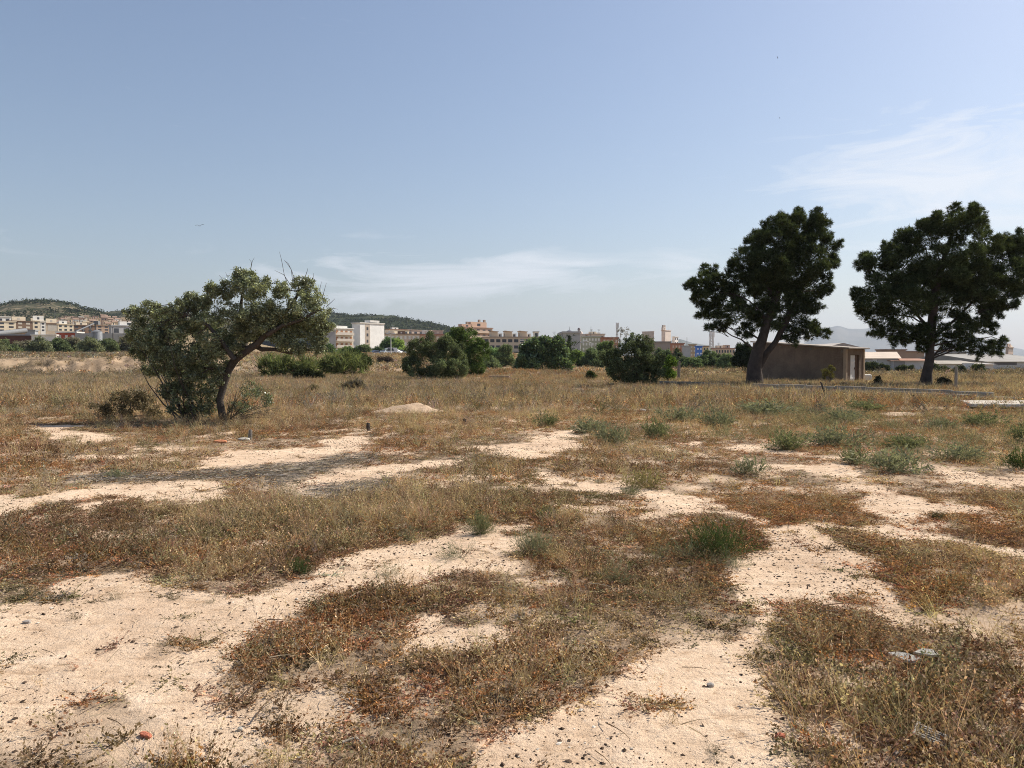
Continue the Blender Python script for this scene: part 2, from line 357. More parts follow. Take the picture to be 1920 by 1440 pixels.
def t_shrub(seed, stems=34, H=.4, per=16, leaf=.045, lw=.0022, wide=1.0):
    r = np.random.default_rng(seed); t = TM()
    for i in range(stems):
        a = r.uniform(0, 6.283); e = math.asin(r.uniform(.12, 1.0)); l = H * r.uniform(.65, 1.0) * (1 + .25 * (1 - math.sin(e)) * wide); d = dirv(a, e); p = np.array([r.normal(0, .03), r.normal(0, .03), 0.]); pts = [p]
        for q in range(4):
            d = d + r.normal(0, .12, 3) + np.array([0, 0, .06]); d /= np.linalg.norm(d); p = p + d * l / 4; pts.append(p)
        t.blade(pts, .002, r.uniform(.5, .8), r)
        for q in range(per):
            f = r.uniform(.25, 1.0) ** .8 * 3.99; i0 = int(f); b = pts[i0] + (pts[i0 + 1] - pts[i0]) * (f - i0); dd = d + r.normal(0, .55, 3)
            t.leaf(b, dd, leaf * r.uniform(.6, 1.3), lw * r.uniform(.7, 1.4), r.uniform(.6, 1.35), r)
    return t.out()
def t_needles(seed, n=11, L=1.0, w=.05):
    r = np.random.default_rng(seed); t = TM()
    for i in range(n):
        d = r.normal(0, .62, 3); d[2] = abs(d[2]) + .45; d /= np.linalg.norm(d)
        t.tri(r.normal(0, .12, 3), d, L * r.uniform(.55, 1.1), w * r.uniform(.7, 1.4), r.uniform(.55, 1.5), r)
    return t.out()
def t_leaves(seed, n=10, L=.5, w=.16):
    r = np.random.default_rng(seed); t = TM()
    for i in range(n):
        b = r.normal(0, .36, 3); d = r.normal(0, .8, 3) + np.array([0, 0, .5])
        t.leaf(b, d, L * r.uniform(.5, 1.2), w * r.uniform(.6, 1.3), r.uniform(.5, 1.5), r)
    return t.out()
NEEDLES = [t_needles(i) for i in range(6)]
LEAVES = [t_leaves(40 + i) for i in range(6)]
BROAD = [t_leaves(60 + i, 7, .8, .33) for i in range(5)]
REEDS = [t_grass(80 + i, 9, 1.0, .03, 3, .45, False) for i in range(4)]

# ------------------------------------------------------------------ materials
MATS = {}
def m_foliage(name, trans=.3, gain=1.0, rough=None):
    if name in MATS: return MATS[name]
    m = bpy.data.materials.new(name); m.use_nodes = True; w = NT(m.node_tree)
    at = w.n('ShaderNodeAttribute', attribute_name='tint'); col = w.mix(1.0, at.outputs[0], (gain, gain, gain), 'MULTIPLY')
    df = w.n('ShaderNodeBsdfDiffuse'); w.l(col, df.inputs[0])
    tr = w.n('ShaderNodeBsdfTranslucent'); w.l(w.mix(1.0, col, (1.25, 1.2, .8), 'MULTIPLY'), tr.inputs[0])
    mx = w.n('ShaderNodeMixShader'); mx.inputs[0].default_value = trans; w.l(df.outputs[0], mx.inputs[1]); w.l(tr.outputs[0], mx.inputs[2])
    last = mx.outputs[0]
    if rough:
        gl = w.n('ShaderNodeBsdfGlossy'); gl.inputs['Roughness'].default_value = rough; gl.inputs[0].default_value = (.8, .85, .8, 1)
        m2 = w.n('ShaderNodeMixShader'); m2.inputs[0].default_value = .06; w.l(last, m2.inputs[1]); w.l(gl.outputs[0], m2.inputs[2]); last = m2.outputs[0]
    out = w.n('ShaderNodeOutputMaterial'); w.l(last, out.inputs[0]); MATS[name] = m; return m
def m_wall(name, rgb, var=.12, scale=.5, rough=.9, bump=.0, streak=0.0):
    if name in MATS: return MATS[name]
    m = bpy.data.materials.new(name); m.use_nodes = True; w = NT(m.node_tree)
    tc = w.n('ShaderNodeTexCoord'); v = tc.outputs['Object']
    n1 = w.noise(v, scale, 6, .65); n2 = w.noise(v, scale * 9, 4, .6)
    f = w.math('ADD', w.math('MULTIPLY', w.math('SUBTRACT', n1, .5), 2.2 * var * 2), w.math('MULTIPLY', w.math('SUBTRACT', n2, .5), var * 1.6))
    if streak:
        mp = w.n('ShaderNodeMapping'); mp.inputs['Scale'].default_value = (3, 3, .25); w.l(v, mp.inputs[0])
        st = w.noise(mp.outputs[0], 2.0, 5, .6); f = w.math('SUBTRACT', f, w.math('MULTIPLY', w.math('SUBTRACT', st, .55, clamp=True), streak * 4))
    g = w.math('ADD', f, 1.0); gc = w.n('ShaderNodeCombineColor')
    for i in range(3): w.l(g, gc.inputs[i])
    col = w.mix(1.0, rgb, gc.outputs[0], 'MULTIPLY')
    b = w.n('ShaderNodeBsdfPrincipled'); w.l(col, b.inputs['Base Color']); b.inputs['Roughness'].default_value = rough
    b.inputs['Specular IOR Level'].default_value = .25
    if bump:
        bp = w.n('ShaderNodeBump'); bp.inputs['Strength'].default_value = bump; bp.inputs['Distance'].default_value = .05; w.l(n2, bp.inputs['Height']); w.l(bp.outputs[0], b.inputs['Normal'])
    out = w.n('ShaderNodeOutputMaterial'); w.l(b.outputs[0], out.inputs[0]); MATS[name] = m; return m
def wm(rgb, **k): return m_wall('paint_%02d_%02d_%02d' % tuple(int(c * 99) for c in rgb), rgb, **k)
def m_ground():
    m = bpy.data.materials.new('dry_earth'); m.use_nodes = True; w = NT(m.node_tree)
    tc = w.n('ShaderNodeTexCoord'); v = tc.outputs['Object']
    n1 = w.noise(v, .55, 6, .6); n2 = w.noise(v, 5.0, 8, .72); n3 = w.noise(v, 46.0, 5, .75); n4 = w.noise(v, 17.0, 6, .8)
    sand = w.ramp(n2, [(.25, (.60, .43, .285)), (.5, (.75, .56, .39)), (.72, (.83, .655, .485))])
    sand = w.mix(w.math('MULTIPLY', w.math('SUBTRACT', n1, .47, clamp=True), 3.0, clamp=True), sand, (.50, .345, .23))
    st = w.n('ShaderNodeMapping'); st.inputs['Rotation'].default_value = (0, 0, .5); st.inputs['Scale'].default_value = (1, 3.2, 1); w.l(v, st.inputs[0])
    n5 = w.noise(st.outputs[0], 2.6, 7, .7, 1.2); sand = w.mix(.85, sand, w.ramp(n5, [(.30, (.62, .55, .48)), (.44, (.95, .94, .92)), (.6, (1.05, 1.05, 1.05)), (.75, (.86, .82, .77))]), 'MULTIPLY')
    sp = w.ramp(n4, [(.34, (.40, .30, .21)), (.42, (1, 1, 1))]); sand = w.mix(.75, sand, sp, 'MULTIPLY')
    sp2 = w.ramp(n3, [(.30, (.35, .27, .2)), (.40, (1, 1, 1)), (.66, (1, 1, 1)), (.74, (1.25, 1.25, 1.25))]); sand = w.mix(.8, sand, sp2, 'MULTIPLY')
    at = w.n('ShaderNodeAttribute', attribute_name='litter')
    lit = w.ramp(n4, [(.35, (.10, .072, .048)), (.5, (.22, .155, .10)), (.62, (.40, .29, .19))])
    lm = w.math('MULTIPLY', at.outputs['Fac'], w.ramp(n2, [(.3, .55), (.5, 1.0)]), clamp=True)
    col = w.mix(lm, sand, lit)
    a2 = w.n('ShaderNodeAttribute', attribute_name='straw'); g = w.ramp(n4, [(.38, (.085, .075, .07)), (.52, (.22, .19, .165)), (.63, (.50, .39, .28))])
    col = w.mix(w.math('MULTIPLY', a2.outputs['Fac'], w.ramp(n5, [(.38, 1.0), (.56, .15)])), col, g)
    a3 = w.n('ShaderNodeAttribute', attribute_name='far'); fc = w.ramp(w.noise(v, .09, 7, .75), [(.36, (.10, .095, .045)), (.46, (.22, .165, .09)), (.6, (.36, .26, .16)), (.7, (.5, .37, .25))])
    col = w.mix(a3.outputs['Fac'], col, fc)
    b = w.n('ShaderNodeBsdfPrincipled'); w.l(col, b.inputs['Base Color']); b.inputs['Roughness'].default_value = .95; b.inputs['Specular IOR Level'].default_value = .1
    hsum = w.math('ADD', w.math('MULTIPLY', n4, 1.0), w.math('MULTIPLY', n3, .15)); hsum = w.math('ADD', hsum, w.math('MULTIPLY', n2, 1.3)); hsum = w.math('ADD', hsum, w.math('MULTIPLY', n5, .9))
    bp = w.n('ShaderNodeBump'); bp.inputs['Strength'].default_value = .75; bp.inputs['Distance'].default_value = .04; w.l(hsum, bp.inputs['Height']); w.l(bp.outputs[0], b.inputs['Normal'])
    out = w.n('ShaderNodeOutputMaterial'); w.l(b.outputs[0], out.inputs[0]); return m
def m_hill(name, cols, scale):
    m = bpy.data.materials.new(name); m.use_nodes = True; w = NT(m.node_tree)
    tc = w.n('ShaderNodeTexCoord'); n = w.noise(tc.outputs['Object'], scale, 9, .72)
    b = w.n('ShaderNodeBsdfDiffuse'); w.l(w.ramp(n, cols), b.inputs[0]); out = w.n('ShaderNodeOutputMaterial'); w.l(b.outputs[0], out.inputs[0]); return m
FOL = m_foliage('leaf_green', .34); FOLP = m_foliage('pine_needles', .3); DRY = m_foliage('dry_plants', .35); FOLG = m_foliage('glossy_leaf', .34, 1.0, .35)
BARK = m_wall('bark', (.075, .062, .052), .35, 3.0, .95, .8); BARKP = m_wall('pine_bark', (.075, .058, .048), .4, 2.5, .95, .9)
WOOD = m_wall('weathered_wood', (.20, .175, .15), .3, 6, .9, .4); CONC = m_wall('old_concrete', (.30, .265, .22), .25, 1.5, .95, .5, .1)
GLASS = m_wall('dark_pane', (.07, .075, .085), .2, 1, .25); METAL = m_wall('grey_metal', (.19, .195, .20), .15, 2, .65); TILE = m_wall('roof_tile', (.33, .17, .10), .25, 1.2, .9)
BLACK = m_wall('dark_plumage', (.05, .05, .055), .1, 2, .8)
# ------------------------------------------------------------------ the ground: one sheet out to the horizon
def build_ground():
    fa = np.linspace(-44, 44, 560); bk = np.linspace(44, 316, 52)[1:-1]
    ang = np.radians(np.r_[fa, bk]); na = len(ang)
    rad = np.r_[np.geomspace(.35, 2.2, 14)[:-1], np.geomspace(2.2, 150, 470), np.geomspace(150, 16000, 90)[1:]]
    A, Rr = np.meshgrid(ang, rad); X = (Rr * np.sin(A)).ravel(); Y = (Rr * np.cos(A)).ravel(); Z = hgt(X, Y)
    nr = len(rad); V = np.c_[X, Y, Z]; i, j = np.meshgrid(np.arange(nr - 1), np.arange(na), indexing='ij'); j2 = (j + 1) % na
    T = np.stack([i * na + j, (i + 1) * na + j, (i + 1) * na + j2, i * na + j2], -1).reshape(-1, 4)
    V = np.r_[V, [[0, 0, float(hgt(np.array([0.]), np.array([0.]))[0])]]]
    b = bare(X, Y); px, py = warped(X, Y)
    front = Y > 2.2
    sparse = np.where(front, look(M_SP, px, py), 0)
    lit = (1 - b) * (1 - .6 * sparse) * np.clip(.35 + (fbm(X, Y, .45, 71, 3) - .35) * 2.6, .15, 1); lit = np.maximum(lit, .38 * (np.hypot(X - MOUND.x, Y - MOUND.y) < 1.5)); st = np.where(front & (py > 740), look(M_LIT, px, py), 0)
    d = np.hypot(X, Y); wl = (1 - sstep(330, 560, np.where(Y > 1, 960 + F * X / np.maximum(Y, 1), 2500)))
    bank = wl * sstep(80, 84, Y) * (1 - sstep(95, 101, Y))
    far = sstep(70, 130, d) * (1 - .6 * bank); lit = np.clip(lit + .5 * sstep(20, 32, d), 0, 1); lit = np.where(bank > .3, .62 + .38 * (fbm(X, Z * 3 + Y, 1.3, 88, 3) > .48), lit)
    add = lambda a: np.r_[a, [0]]
    o = np_mesh('ground', V, T, m_ground(), None, None, True, {'litter': add(lit), 'straw': add(st), 'far': add(far)})
    me = o.data; n0 = len(V) - 1
    import bmesh
    bm = bmesh.new(); bm.from_mesh(me); bm.verts.ensure_lookup_table()
    for k in range(na): bm.faces.new((bm.verts[n0], bm.verts[k], bm.verts[(k + 1) % na])).smooth = True
    bmesh.ops.recalc_face_normals(bm, faces=bm.faces[:]); bm.to_mesh(me); bm.free()
    tag(o, kind='structure')
build_ground()

# ------------------------------------------------------------------ weeds over the ground
def scatter(name, label, y0, y1, dens, sets, seed, mix=None, hs=1.0, cat=None, side=.80):
    """dens per square metre; sets = dict kind -> templates; each point picks its kind, colour and height from the zones"""
    r = np.random.default_rng(seed); area = side * (y1 * y1 - y0 * y0) + 3.0 * (y1 - y0); n = int(area * dens)
    y = np.sqrt(r.uniform(y0 * y0, y1 * y1, n)); x = r.uniform(-1, 1, n) * (side * y + 1.5)
    b = bare(x, y); px, py = warped(x, y)
    inner = 1 - look(M_IN, px, py); sp = look(M_SP, px, py)
    dn = fbm(x, y, .9, seed + 5, 3)
    keep = r.random(n) < np.where(b > .5, .012 + .03 * (dn > .62), np.clip((dn - .18) * 3.2, .45, 1) * np.where((fbm(x, y, .42, seed + 9, 3) < .37) & (y < 26), .4, 1) * (1 - .72 * sp))
    u = 960 + F * x / y
    keep &= ~((y > 82) & (y < 97) & (u < 420) & (r.random(n) < .55))
    for q in KEEPOUT: keep &= ~((np.abs((x - q[0]) * q[3] + (y - q[1]) * q[4]) < q[2]) & (np.abs(-(x - q[0]) * q[4] + (y - q[1]) * q[3]) < q[5]))
    x, y, px, py, inner, sp, dn, b = [a[keep] for a in (x, y, px, py, inner, sp, dn, b)]; n = len(x)
    w, hh = zones(px, py); hh = hh * (.62 + .38 * sstep(880, 1000, py)) * np.where(py < 760, 1.15, 1); w[:, 0] *= 1 - .8 * (1 - sstep(735, 775, py)) * (np.abs(px - 990) > 130)
    fr = 1 - sstep(735, 800, py); w[:, 3] *= 1 + .7 * fr; w[:, 2] *= 1 + .8 * fr; w[:, 4] *= 1 + 1.6 * fr
    # colours gather into drifts of their own
    ph = np.stack([fbm(x, y, 1.1, 200 + k * 7, 3) for k in range(5)], 1); w = w * np.exp((ph - .5) * 7)
    w /= w.sum(1)[:, None]; cw = np.cumsum(w, 1); k = (r.random(n)[:, None] > cw).sum(1).clip(0, 4)
    col = PAL[k] * r.lognormal(0, .22, n)[:, None] * (1 + r.normal(0, .07, (n, 3)))
    z = hgt(x, y) - .004
    kinds = list(sets); edge = 1 - sstep(.55, .98, inner)
    pm = np.where(k == 0, .93, np.where(k == 1, .8, np.where(k == 2, .6, .35))); pm = np.clip(pm + .5 * edge, 0, .97) if 'mat' in sets else np.zeros(n)
    pg = np.where(k == 3, .7, np.where(k == 4, .4, np.where(k == 2, .2, .06))) * (1 - pm)
    q = r.random(n); kind = np.where(q < pm, 0, np.where(q < pm + pg, 2, 1))
    sc = hh * hs * r.uniform(.6, 1.25, n) * (1 - .45 * edge) * (.75 + .6 * dn)
    s = Soup(); rot = yaw(n, .14, r)
    for ki, kn in enumerate(('mat', 'herb', 'grass')):
        if kn not in sets: kn = 'herb'
        tl = sets[kn]; pick = r.integers(0, len(tl), n)
        for ti, t in enumerate(tl):
            m = (kind == ki) & (pick == ti)
            s3 = np.stack([np.clip(sc[m], .9, 1.35) if ki == 0 else sc[m] ** .7] * 2 + [sc[m] * (1.15 if ki == 0 else 1)], 1)
            s.inst(t, np.c_[x, y, z][m], rot[m], s3, col[m])
    o = s.build(name, DRY); tag(o, label, cat, kind='stuff'); return o
SH = P(1585, 720, 51.0); SH.z = 0
KEEPOUT = [(SH.x - .6 * 3.4 + .8 * 1.2, 51 + .8 * 3.4 + .6 * 1.2, 3.6, .6, -.8, 1.4)]   # no weeds inside the shed
near = {'mat': [t_mat(1 + i, 13, 11, .21, .0195, .0062) for i in range(7)], 'herb': [t_herb(20 + i, 6, 12, .25, .019, .0055, .6) for i in range(6)], 'grass': [t_grass(30 + i) for i in range(5)]}
midd = {'mat': [t_mat(101 + i, 9, 7, .26, .026, .009) for i in range(5)], 'herb': [t_herb(120 + i, 6, 6, .32, .028, .008, .5, .0026) for i in range(5)], 'grass': [t_grass(130 + i, 11, .36, .0034, 2) for i in range(5)]}
farr = {'herb': [t_herb(220 + i, 6, 3, .40, .055, .016, .7, .006) for i in range(5)], 'grass': [t_grass(230 + i, 9, .46, .0065, 2, .8, False) for i in range(5)]}
vfar = {'herb': [t_herb(320 + i, 5, 3, .7, .22, .06, 1.0, .025) for i in range(4)], 'grass': [t_grass(330 + i, 7, .6, .03, 1, .8, False) for i in range(4)]}
CH = [(P(1215, 716, 46.5).x, 46.5), (P(1300, 718, 43.5).x, 43.5), (P(1440, 722, 39.5).x, 39.5), (P(1600, 729, 35.5).x, 35.5), (P(1760, 735, 32).x, 32), (P(1920, 741, 29.0).x, 29.0), (P(2200, 760, 24.5).x, 24.5)]
for (ax, ay), (bx, by) in zip(CH, CH[1:]):
    L_ = math.hypot(bx - ax, by - ay); tx, ty = (bx - ax) / L_, (by - ay) / L_; KEEPOUT.append(((ax + bx) / 2 - ty * .45, (ay + by) / 2 + tx * .45, L_ / 2 + .1, tx, ty, .95))
scatter('ground_weeds', 'low brown and orange weeds creeping over the near sandy ground', 1.6, 9.0, 300, near, 11, hs=.72)
scatter('dry_weeds', 'dry brown weeds and straw in patches over the middle of the field', 9.0, 24.0, 85, midd, 12, hs=.9)
scatter('dry_grass', 'tall pale dry grass covering the back of the field', 24.0, 75.0, 24, farr, 13, hs=1.15)
scatter('scrub_grass', 'dull dry scrub grass on the far ground before the town', 75.0, 230.0, 1.1, vfar, 14, hs=1.0)

def brush():
    '''taller dry bushes standing out of the grass, and low grey-green scrub at the right'''
    r = np.random.default_rng(55); TB = [t_herb(500 + i, 16, 6, .5, .05, .012, .95, .006) for i in range(4)] + [t_shrub(510 + i, 26, .45, 4, .06, .006) for i in range(3)]
    n = 9000; y = np.sqrt(r.uniform(19 ** 2, 125 ** 2, n)); x = r.uniform(-1, 1, n) * (.8 * y + 1); u = 960 + F * x / y; px, py = proj(x, y, np.zeros(n))
    w = .10 + .5 * np.exp(-(((u - 800) / 330) ** 2 + ((py - 745) / 28) ** 2)) + .55 * (u < 420) * (y > 60) + .35 * (u < 300) * (y < 60) + .3 * (u > 1250) * (y > 55)
    g = fbm(x, y, 5, 401, 3); k = (r.random(n) < w * np.clip((g - .36) * 5, 0, 1.3)) & (bare(x, y) < .5)
    for q in KEEPOUT: k &= ~((np.abs((x - q[0]) * q[3] + (y - q[1]) * q[4]) < q[2]) & (np.abs(-(x - q[0]) * q[4] + (y - q[1]) * q[3]) < q[5]))
    x, y, g = x[k], y[k], g[k]; n = len(x); s = Soup(); rot = yaw(n, .1, r); H = r.uniform(.5, 1.25, n) * (.6 + g) * np.clip(.75 + y / 110, .8, 1.5)
    pal = np.array([(.20, .165, .125), (.25, .20, .14), (.17, .15, .135), (.15, .145, .08), (.30, .24, .15)]); col = pal[r.integers(0, 5, n)] * r.uniform(.7, 1.2, (n, 1)); pk = r.integers(0, 7, n)
    for i, t in enumerate(TB): m = pk == i; s.inst(t, np.c_[x, y, hgt(x, y) - .01][m], rot[m], np.c_[H * 1.3, H * 1.3, H][m], col[m])
    tag(s.build('dry_brush', DRY), 'taller grey-brown dry brush standing out of the grass across the back of the field', kind='stuff')
    n = 16000; y = np.sqrt(r.uniform(8 ** 2, 42 ** 2, n)); x = r.uniform(-.1, 1, n) * (.8 * y + 1); px, py = proj(x, y, np.zeros(n)); g = fbm(x, y, 2.6, 411, 3)
    w = np.exp(-(((px - 1500) / 400) ** 2 + ((py - 800) / 45) ** 2)) * 1.1 + .5 * np.exp(-(((px - 1780) / 200) ** 2 + ((py - 860) / 40) ** 2)) + .4 * np.exp(-(((px - 1180) / 160) ** 2 + ((py - 1050) / 50) ** 2))
    k = (r.random(n) < w * np.clip((g - .42) * 6, 0, 1) * .5) & (bare(x, y) < .5); x, y, g = x[k], y[k], g[k]; n = len(x); s = Soup(); rot = yaw(n, .15, r); H = r.uniform(.4, 1.0, n)
    TG = [t_shrub(520 + i, 16, .42, 7, .055, .0045) for i in range(4)]; pk = r.integers(0, 4, n); col = np.where(r.random(n)[:, None] < .6, np.array([[.20, .205, .125]]), np.array([[.24, .225, .14]])) * r.uniform(.75, 1.2, (n, 1))
    for i, t in enumerate(TG): m = pk == i; s.inst(t, np.c_[x, y, hgt(x, y) - .01][m], rot[m], np.c_[H, H, H * .85][m], col[m])
    tag(s.build('green_undergrowth', FOL), 'low grey-green undergrowth mixed into the dry weeds at the right', kind='stuff')
brush()
def pebbles():
    r = np.random.default_rng(5); n = 150000; y = r.uniform(2.0, 16.0, n); x = r.uniform(-1, 1, n) * (.8 * y + 1)
    dn = fbm(x, y, .8, 300, 3); k = r.random(n) < np.clip((dn - .32) * 3.2, .08, 1) * np.where(bare(x, y) > .5, 1, .25); x, y = x[k], y[k]; n = len(x)
    T8 = np.array([(0, 2, 4), (2, 1, 4), (1, 3, 4), (3, 0, 4), (2, 0, 5), (1, 2, 5), (3, 1, 5), (0, 3, 5)])
    s = Soup()
    for v in range(5):
        V = np.array([(1, 0, 0), (-1, 0, 0), (0, 1, 0), (0, -1, 0), (0, 0, .75), (0, 0, -.6)], float) * r.uniform(.6, 1.25, (6, 1)) + r.normal(0, .12, (6, 3))
        m = r.integers(0, 5, n) == v; km = m.sum(); sz = np.clip(r.lognormal(-5.7, .55, km) * (.6 + y[m] * .11), .0018, .013)
        base = np.where(r.random(km)[:, None] < .3, np.array([[.42, .32, .22]]), np.where(r.random(km)[:, None] < .85, np.array([[.10, .07, .05]]), np.array([[.62, .55, .46]])))
        s.inst((V, T8, np.ones(6)), np.c_[x[m], y[m], hgt(x[m], y[m]) + sz * .25], yaw(km, .3, r), np.c_[sz * r.uniform(.8, 1.8, km), sz, sz * r.uniform(.5, 1, km)], base * r.uniform(.7, 1.2, (km, 1)))
    tag(s.build('gravel', m_foliage('stone_chips', 0.0)), 'small stones and clods strewn over the bare sandy ground', kind='stuff')
    # dead twigs and straws lying flat
    n = 16000; y = r.uniform(2.0, 20.0, n); x = r.uniform(-1, 1, n) * (.8 * y + 1); s = Soup()
    k = r.random(n) < np.clip(7.0 / y, .3, 1) * np.where(bare(x, y) > .5, .5, 1); x, y = x[k], y[k]; n = len(x)
    L = np.clip(r.lognormal(-3.0, .6, n), .02, .28); T = TM()
    T.blade([np.array([-.5, 0, 0.]), np.array([-.1, .05, .02]), np.array([.2, .02, .03]), np.array([.5, -.06, 0.])], .016, 1.0, r); T = T.out()
    c = np.where(r.random(n)[:, None] < .55, np.array([[.55, .46, .34]]), np.array([[.14, .10, .075]])) * r.uniform(.7, 1.25, (n, 1))
    s.inst(T, np.c_[x, y, hgt(x, y) + .012 + .05 * (bare(x, y) < .5) * r.random(n)], yaw(n, .2, r), np.c_[L, np.maximum(L, .08), L], c)
    px = r.uniform(110, 740, 26000); py = r.uniform(845, 935, 26000); k = look(M_LIT, px, py) > r.random(26000); px, py = px[k], py[k]; n = len(px)
    dd = np.array([GD(q) for q in py]); x = (px - 960) / F * dd; L = r.uniform(.05, .2, n)
    s.inst(T, np.c_[x, dd, hgt(x, dd) + .015 + r.random(n) * .03], yaw(n, .15, r), np.c_[L, L * 1.2, L], np.array([[.21, .19, .175]]) * r.choice([.35, .6, 1.0, 2.2], (n, 1)))
    tag(s.build('dead_straw', DRY), 'loose dead straws and grey leaf litter lying on the ground', kind='stuff')
pebbles()

# ------------------------------------------------------------------ solid helpers
def tube_arrays(pts, rads, seg=7):
    V = []; T = []; m = len(pts)
    for i, p in enumerate(pts):
        d = np.array(pts[min(i + 1, m - 1)], float) - np.array(pts[max(i - 1, 0)], float); d /= max(np.linalg.norm(d), 1e-6)
        a = np.cross(d, [0.3, 0.9, 0.1]); a /= max(np.linalg.norm(a), 1e-6); b = np.cross(d, a)
        for k in range(seg):
            t = 2 * math.pi * k / seg; V.append(np.array(p, float) + rads[i] * (a * math.cos(t) + b * math.sin(t)))
    for i in range(m - 1):
        for k in range(seg):
            q, w = i * seg + k, i * seg + (k + 1) % seg; T += [(q, w, w + seg), (q, w + seg, q + seg)]
    return np.array(V), np.array(T, np.int64)
class Tubes:
    def __init__(s): s.V = []; s.T = []; s.n = 0
    def add(s, pts, rads, seg=7):
        V, T = tube_arrays(pts, rads, seg); s.V.append(V); s.T.append(T + s.n); s.n += len(V)
    def build(s, name, mat, parent=None, smooth=True): return np_mesh(name, np.concatenate(s.V), np.concatenate(s.T), mat, None, parent, smooth)
class Boxes:
    """boxes and prisms gathered into one mesh"""
    def __init__(s): s.V = []; s.F = []
    def box(s, x0, x1, y0, y1, z0, z1, jit=0.0):
        k = len(s.V); s.V += [(x, y, z) for z in (z0, z1) for x, y in ((x0, y0), (x1, y0), (x1, y1), (x0, y1))]
        s.F += [tuple(k + i for i in f) for f in ((3, 2, 1, 0), (4, 5, 6, 7), (0, 1, 5, 4), (1, 2, 6, 5), (2, 3, 7, 6), (3, 0, 4, 7))]; return s
    def hexa(s, pts):
        k = len(s.V); s.V += list(pts); s.F += [tuple(k + i for i in f) for f in ((3, 2, 1, 0), (4, 5, 6, 7), (0, 1, 5, 4), (1, 2, 6, 5), (2, 3, 7, 6), (3, 0, 4, 7))]; return s
    def gable(s, x0, x1, y0, y1, z0, z1, along='x'):
        k = len(s.V)
        if along == 'x': s.V += [(x0, y0, z0), (x1, y0, z0), (x1, y1, z0), (x0, y1, z0), (x0, (y0 + y1) / 2, z1), (x1, (y0 + y1) / 2, z1)]; f = ((0, 1, 5, 4), (2, 3, 4, 5), (0, 4, 3), (1, 2, 5), (3, 2, 1, 0))
        else: s.V += [(x0, y0, z0), (x1, y0, z0), (x1, y1, z0), (x0, y1, z0), ((x0 + x1) / 2, y0, z1), ((x0 + x1) / 2, y1, z1)]; f = ((1, 2, 5, 4), (3, 0, 4, 5), (0, 1, 4), (2, 3, 5), (3, 2, 1, 0))
        s.F += [tuple(k + i for i in q) for q in f]; return s
    def lathe(s, cx, cy, prof, seg=16):
        k = len(s.V); m = len(prof)
        for r_, z in prof: s.V += [(cx + r_ * math.cos(2 * math.pi * i / seg), cy + r_ * math.sin(2 * math.pi * i / seg), z) for i in range(seg)]
        for a in range(m - 1):
            for i in range(seg): j = (i + 1) % seg; s.F.append((k + a * seg + i, k + a * seg + j, k + (a + 1) * seg + j, k + (a + 1) * seg + i))
        s.F.append(tuple(k + (m - 1) * seg + i for i in range(seg))); return s
    def build(s, name, mat, parent=None, bevel=0.0):
        me = bpy.data.meshes.new(name); me.from_pydata([tuple(v) for v in s.V], [], s.F); me.materials.append(mat); me.update()
        o = bpy.data.objects.new(name, me); COL.objects.link(o)
        if parent: o.parent = parent
        if bevel:
            b = o.modifiers.new('bevel', 'BEVEL'); b.width = bevel; b.segments = 2
        return o

# ------------------------------------------------------------------ trees and bushes
def crown_soup(root, blobs, d, tmpls, size, col, k, seed, gap=.36, squash=1.0, outw=.7, gapscale=.5, colvar=.22, tip=None, shell=.42, clump=1.0):
    """clusters of leaves through the volume of overlapping lumps; blob = (px, py, radius in px[, depth offset in m])"""
    r = np.random.default_rng(seed); s = Soup(); cs = []
    for b in blobs:
        off = b[3] if len(b) > 3 else r.normal(0, .45) * b[2] / F * d
        c = P(b[0], b[1], d + off); cs.append((np.array(c), b[2] / F * d))
    subs = []
    for c, rr in cs:
        subs.append((c, rr * (.82 if clump else 1), .8))
        if not clump: continue
        m = max(5, int(12 * clump)); v = r.normal(size=(m, 3)); v[:, 2] = v[:, 2] * .8 + .2; v /= np.linalg.norm(v, axis=1)[:, None]; q = c + v * (rr * r.uniform(.65, 1.08, m))[:, None]
        subs += [(q[i], rr * r.uniform(.16, .32), 1.5) for i in range(m)]
    for c, rr, kk in subs:
        n = int(17 * kk * k * rr * rr / (size * size)) + 3
        v = r.normal(size=(n, 3)); v /= np.linalg.norm(v, axis=1)[:, None]
        rad = rr * r.uniform(.12, 1.0, n) ** shell * (1 + r.normal(0, .09, n)); p = c + v * rad[:, None] * np.array([1, 1, squash])
        g = fbm(p[:, 0] + p[:, 1] * .7, p[:, 2] + p[:, 1] * .5, rr * gapscale, seed, 2)
        p, v, rad = [a[g > gap] for a in (p, v, rad)]; n = len(p)
        if n == 0: continue
        dirs = v * outw + np.array([0, 0, .45]) + r.normal(0, .35, (n, 3)); rot = frame(dirs, r)
        lump = (vnoise(p[:, 0] + p[:, 1], p[:, 2], rr * .35, seed + 3) - .5)
        cc = np.array(col)[None] * (r.lognormal(0, .16) if clump else 1) * r.lognormal(0, colvar, n)[:, None] * (1 + lump * .7)[:, None]
        if tip is not None:
            m = (r.random(n) < .12); cc[m] = np.array(tip) * r.uniform(.7, 1.2, (m.sum(), 1))
        pick = r.integers(0, len(tmpls), n); sz = size * r.uniform(.6, 1.3, n)
        off = np.array(root.location)
        for ti, t in enumerate(tmpls):
            m = pick == ti; s.inst(t, p[m] - off, rot[m], sz[m], cc[m])
    return s, cs
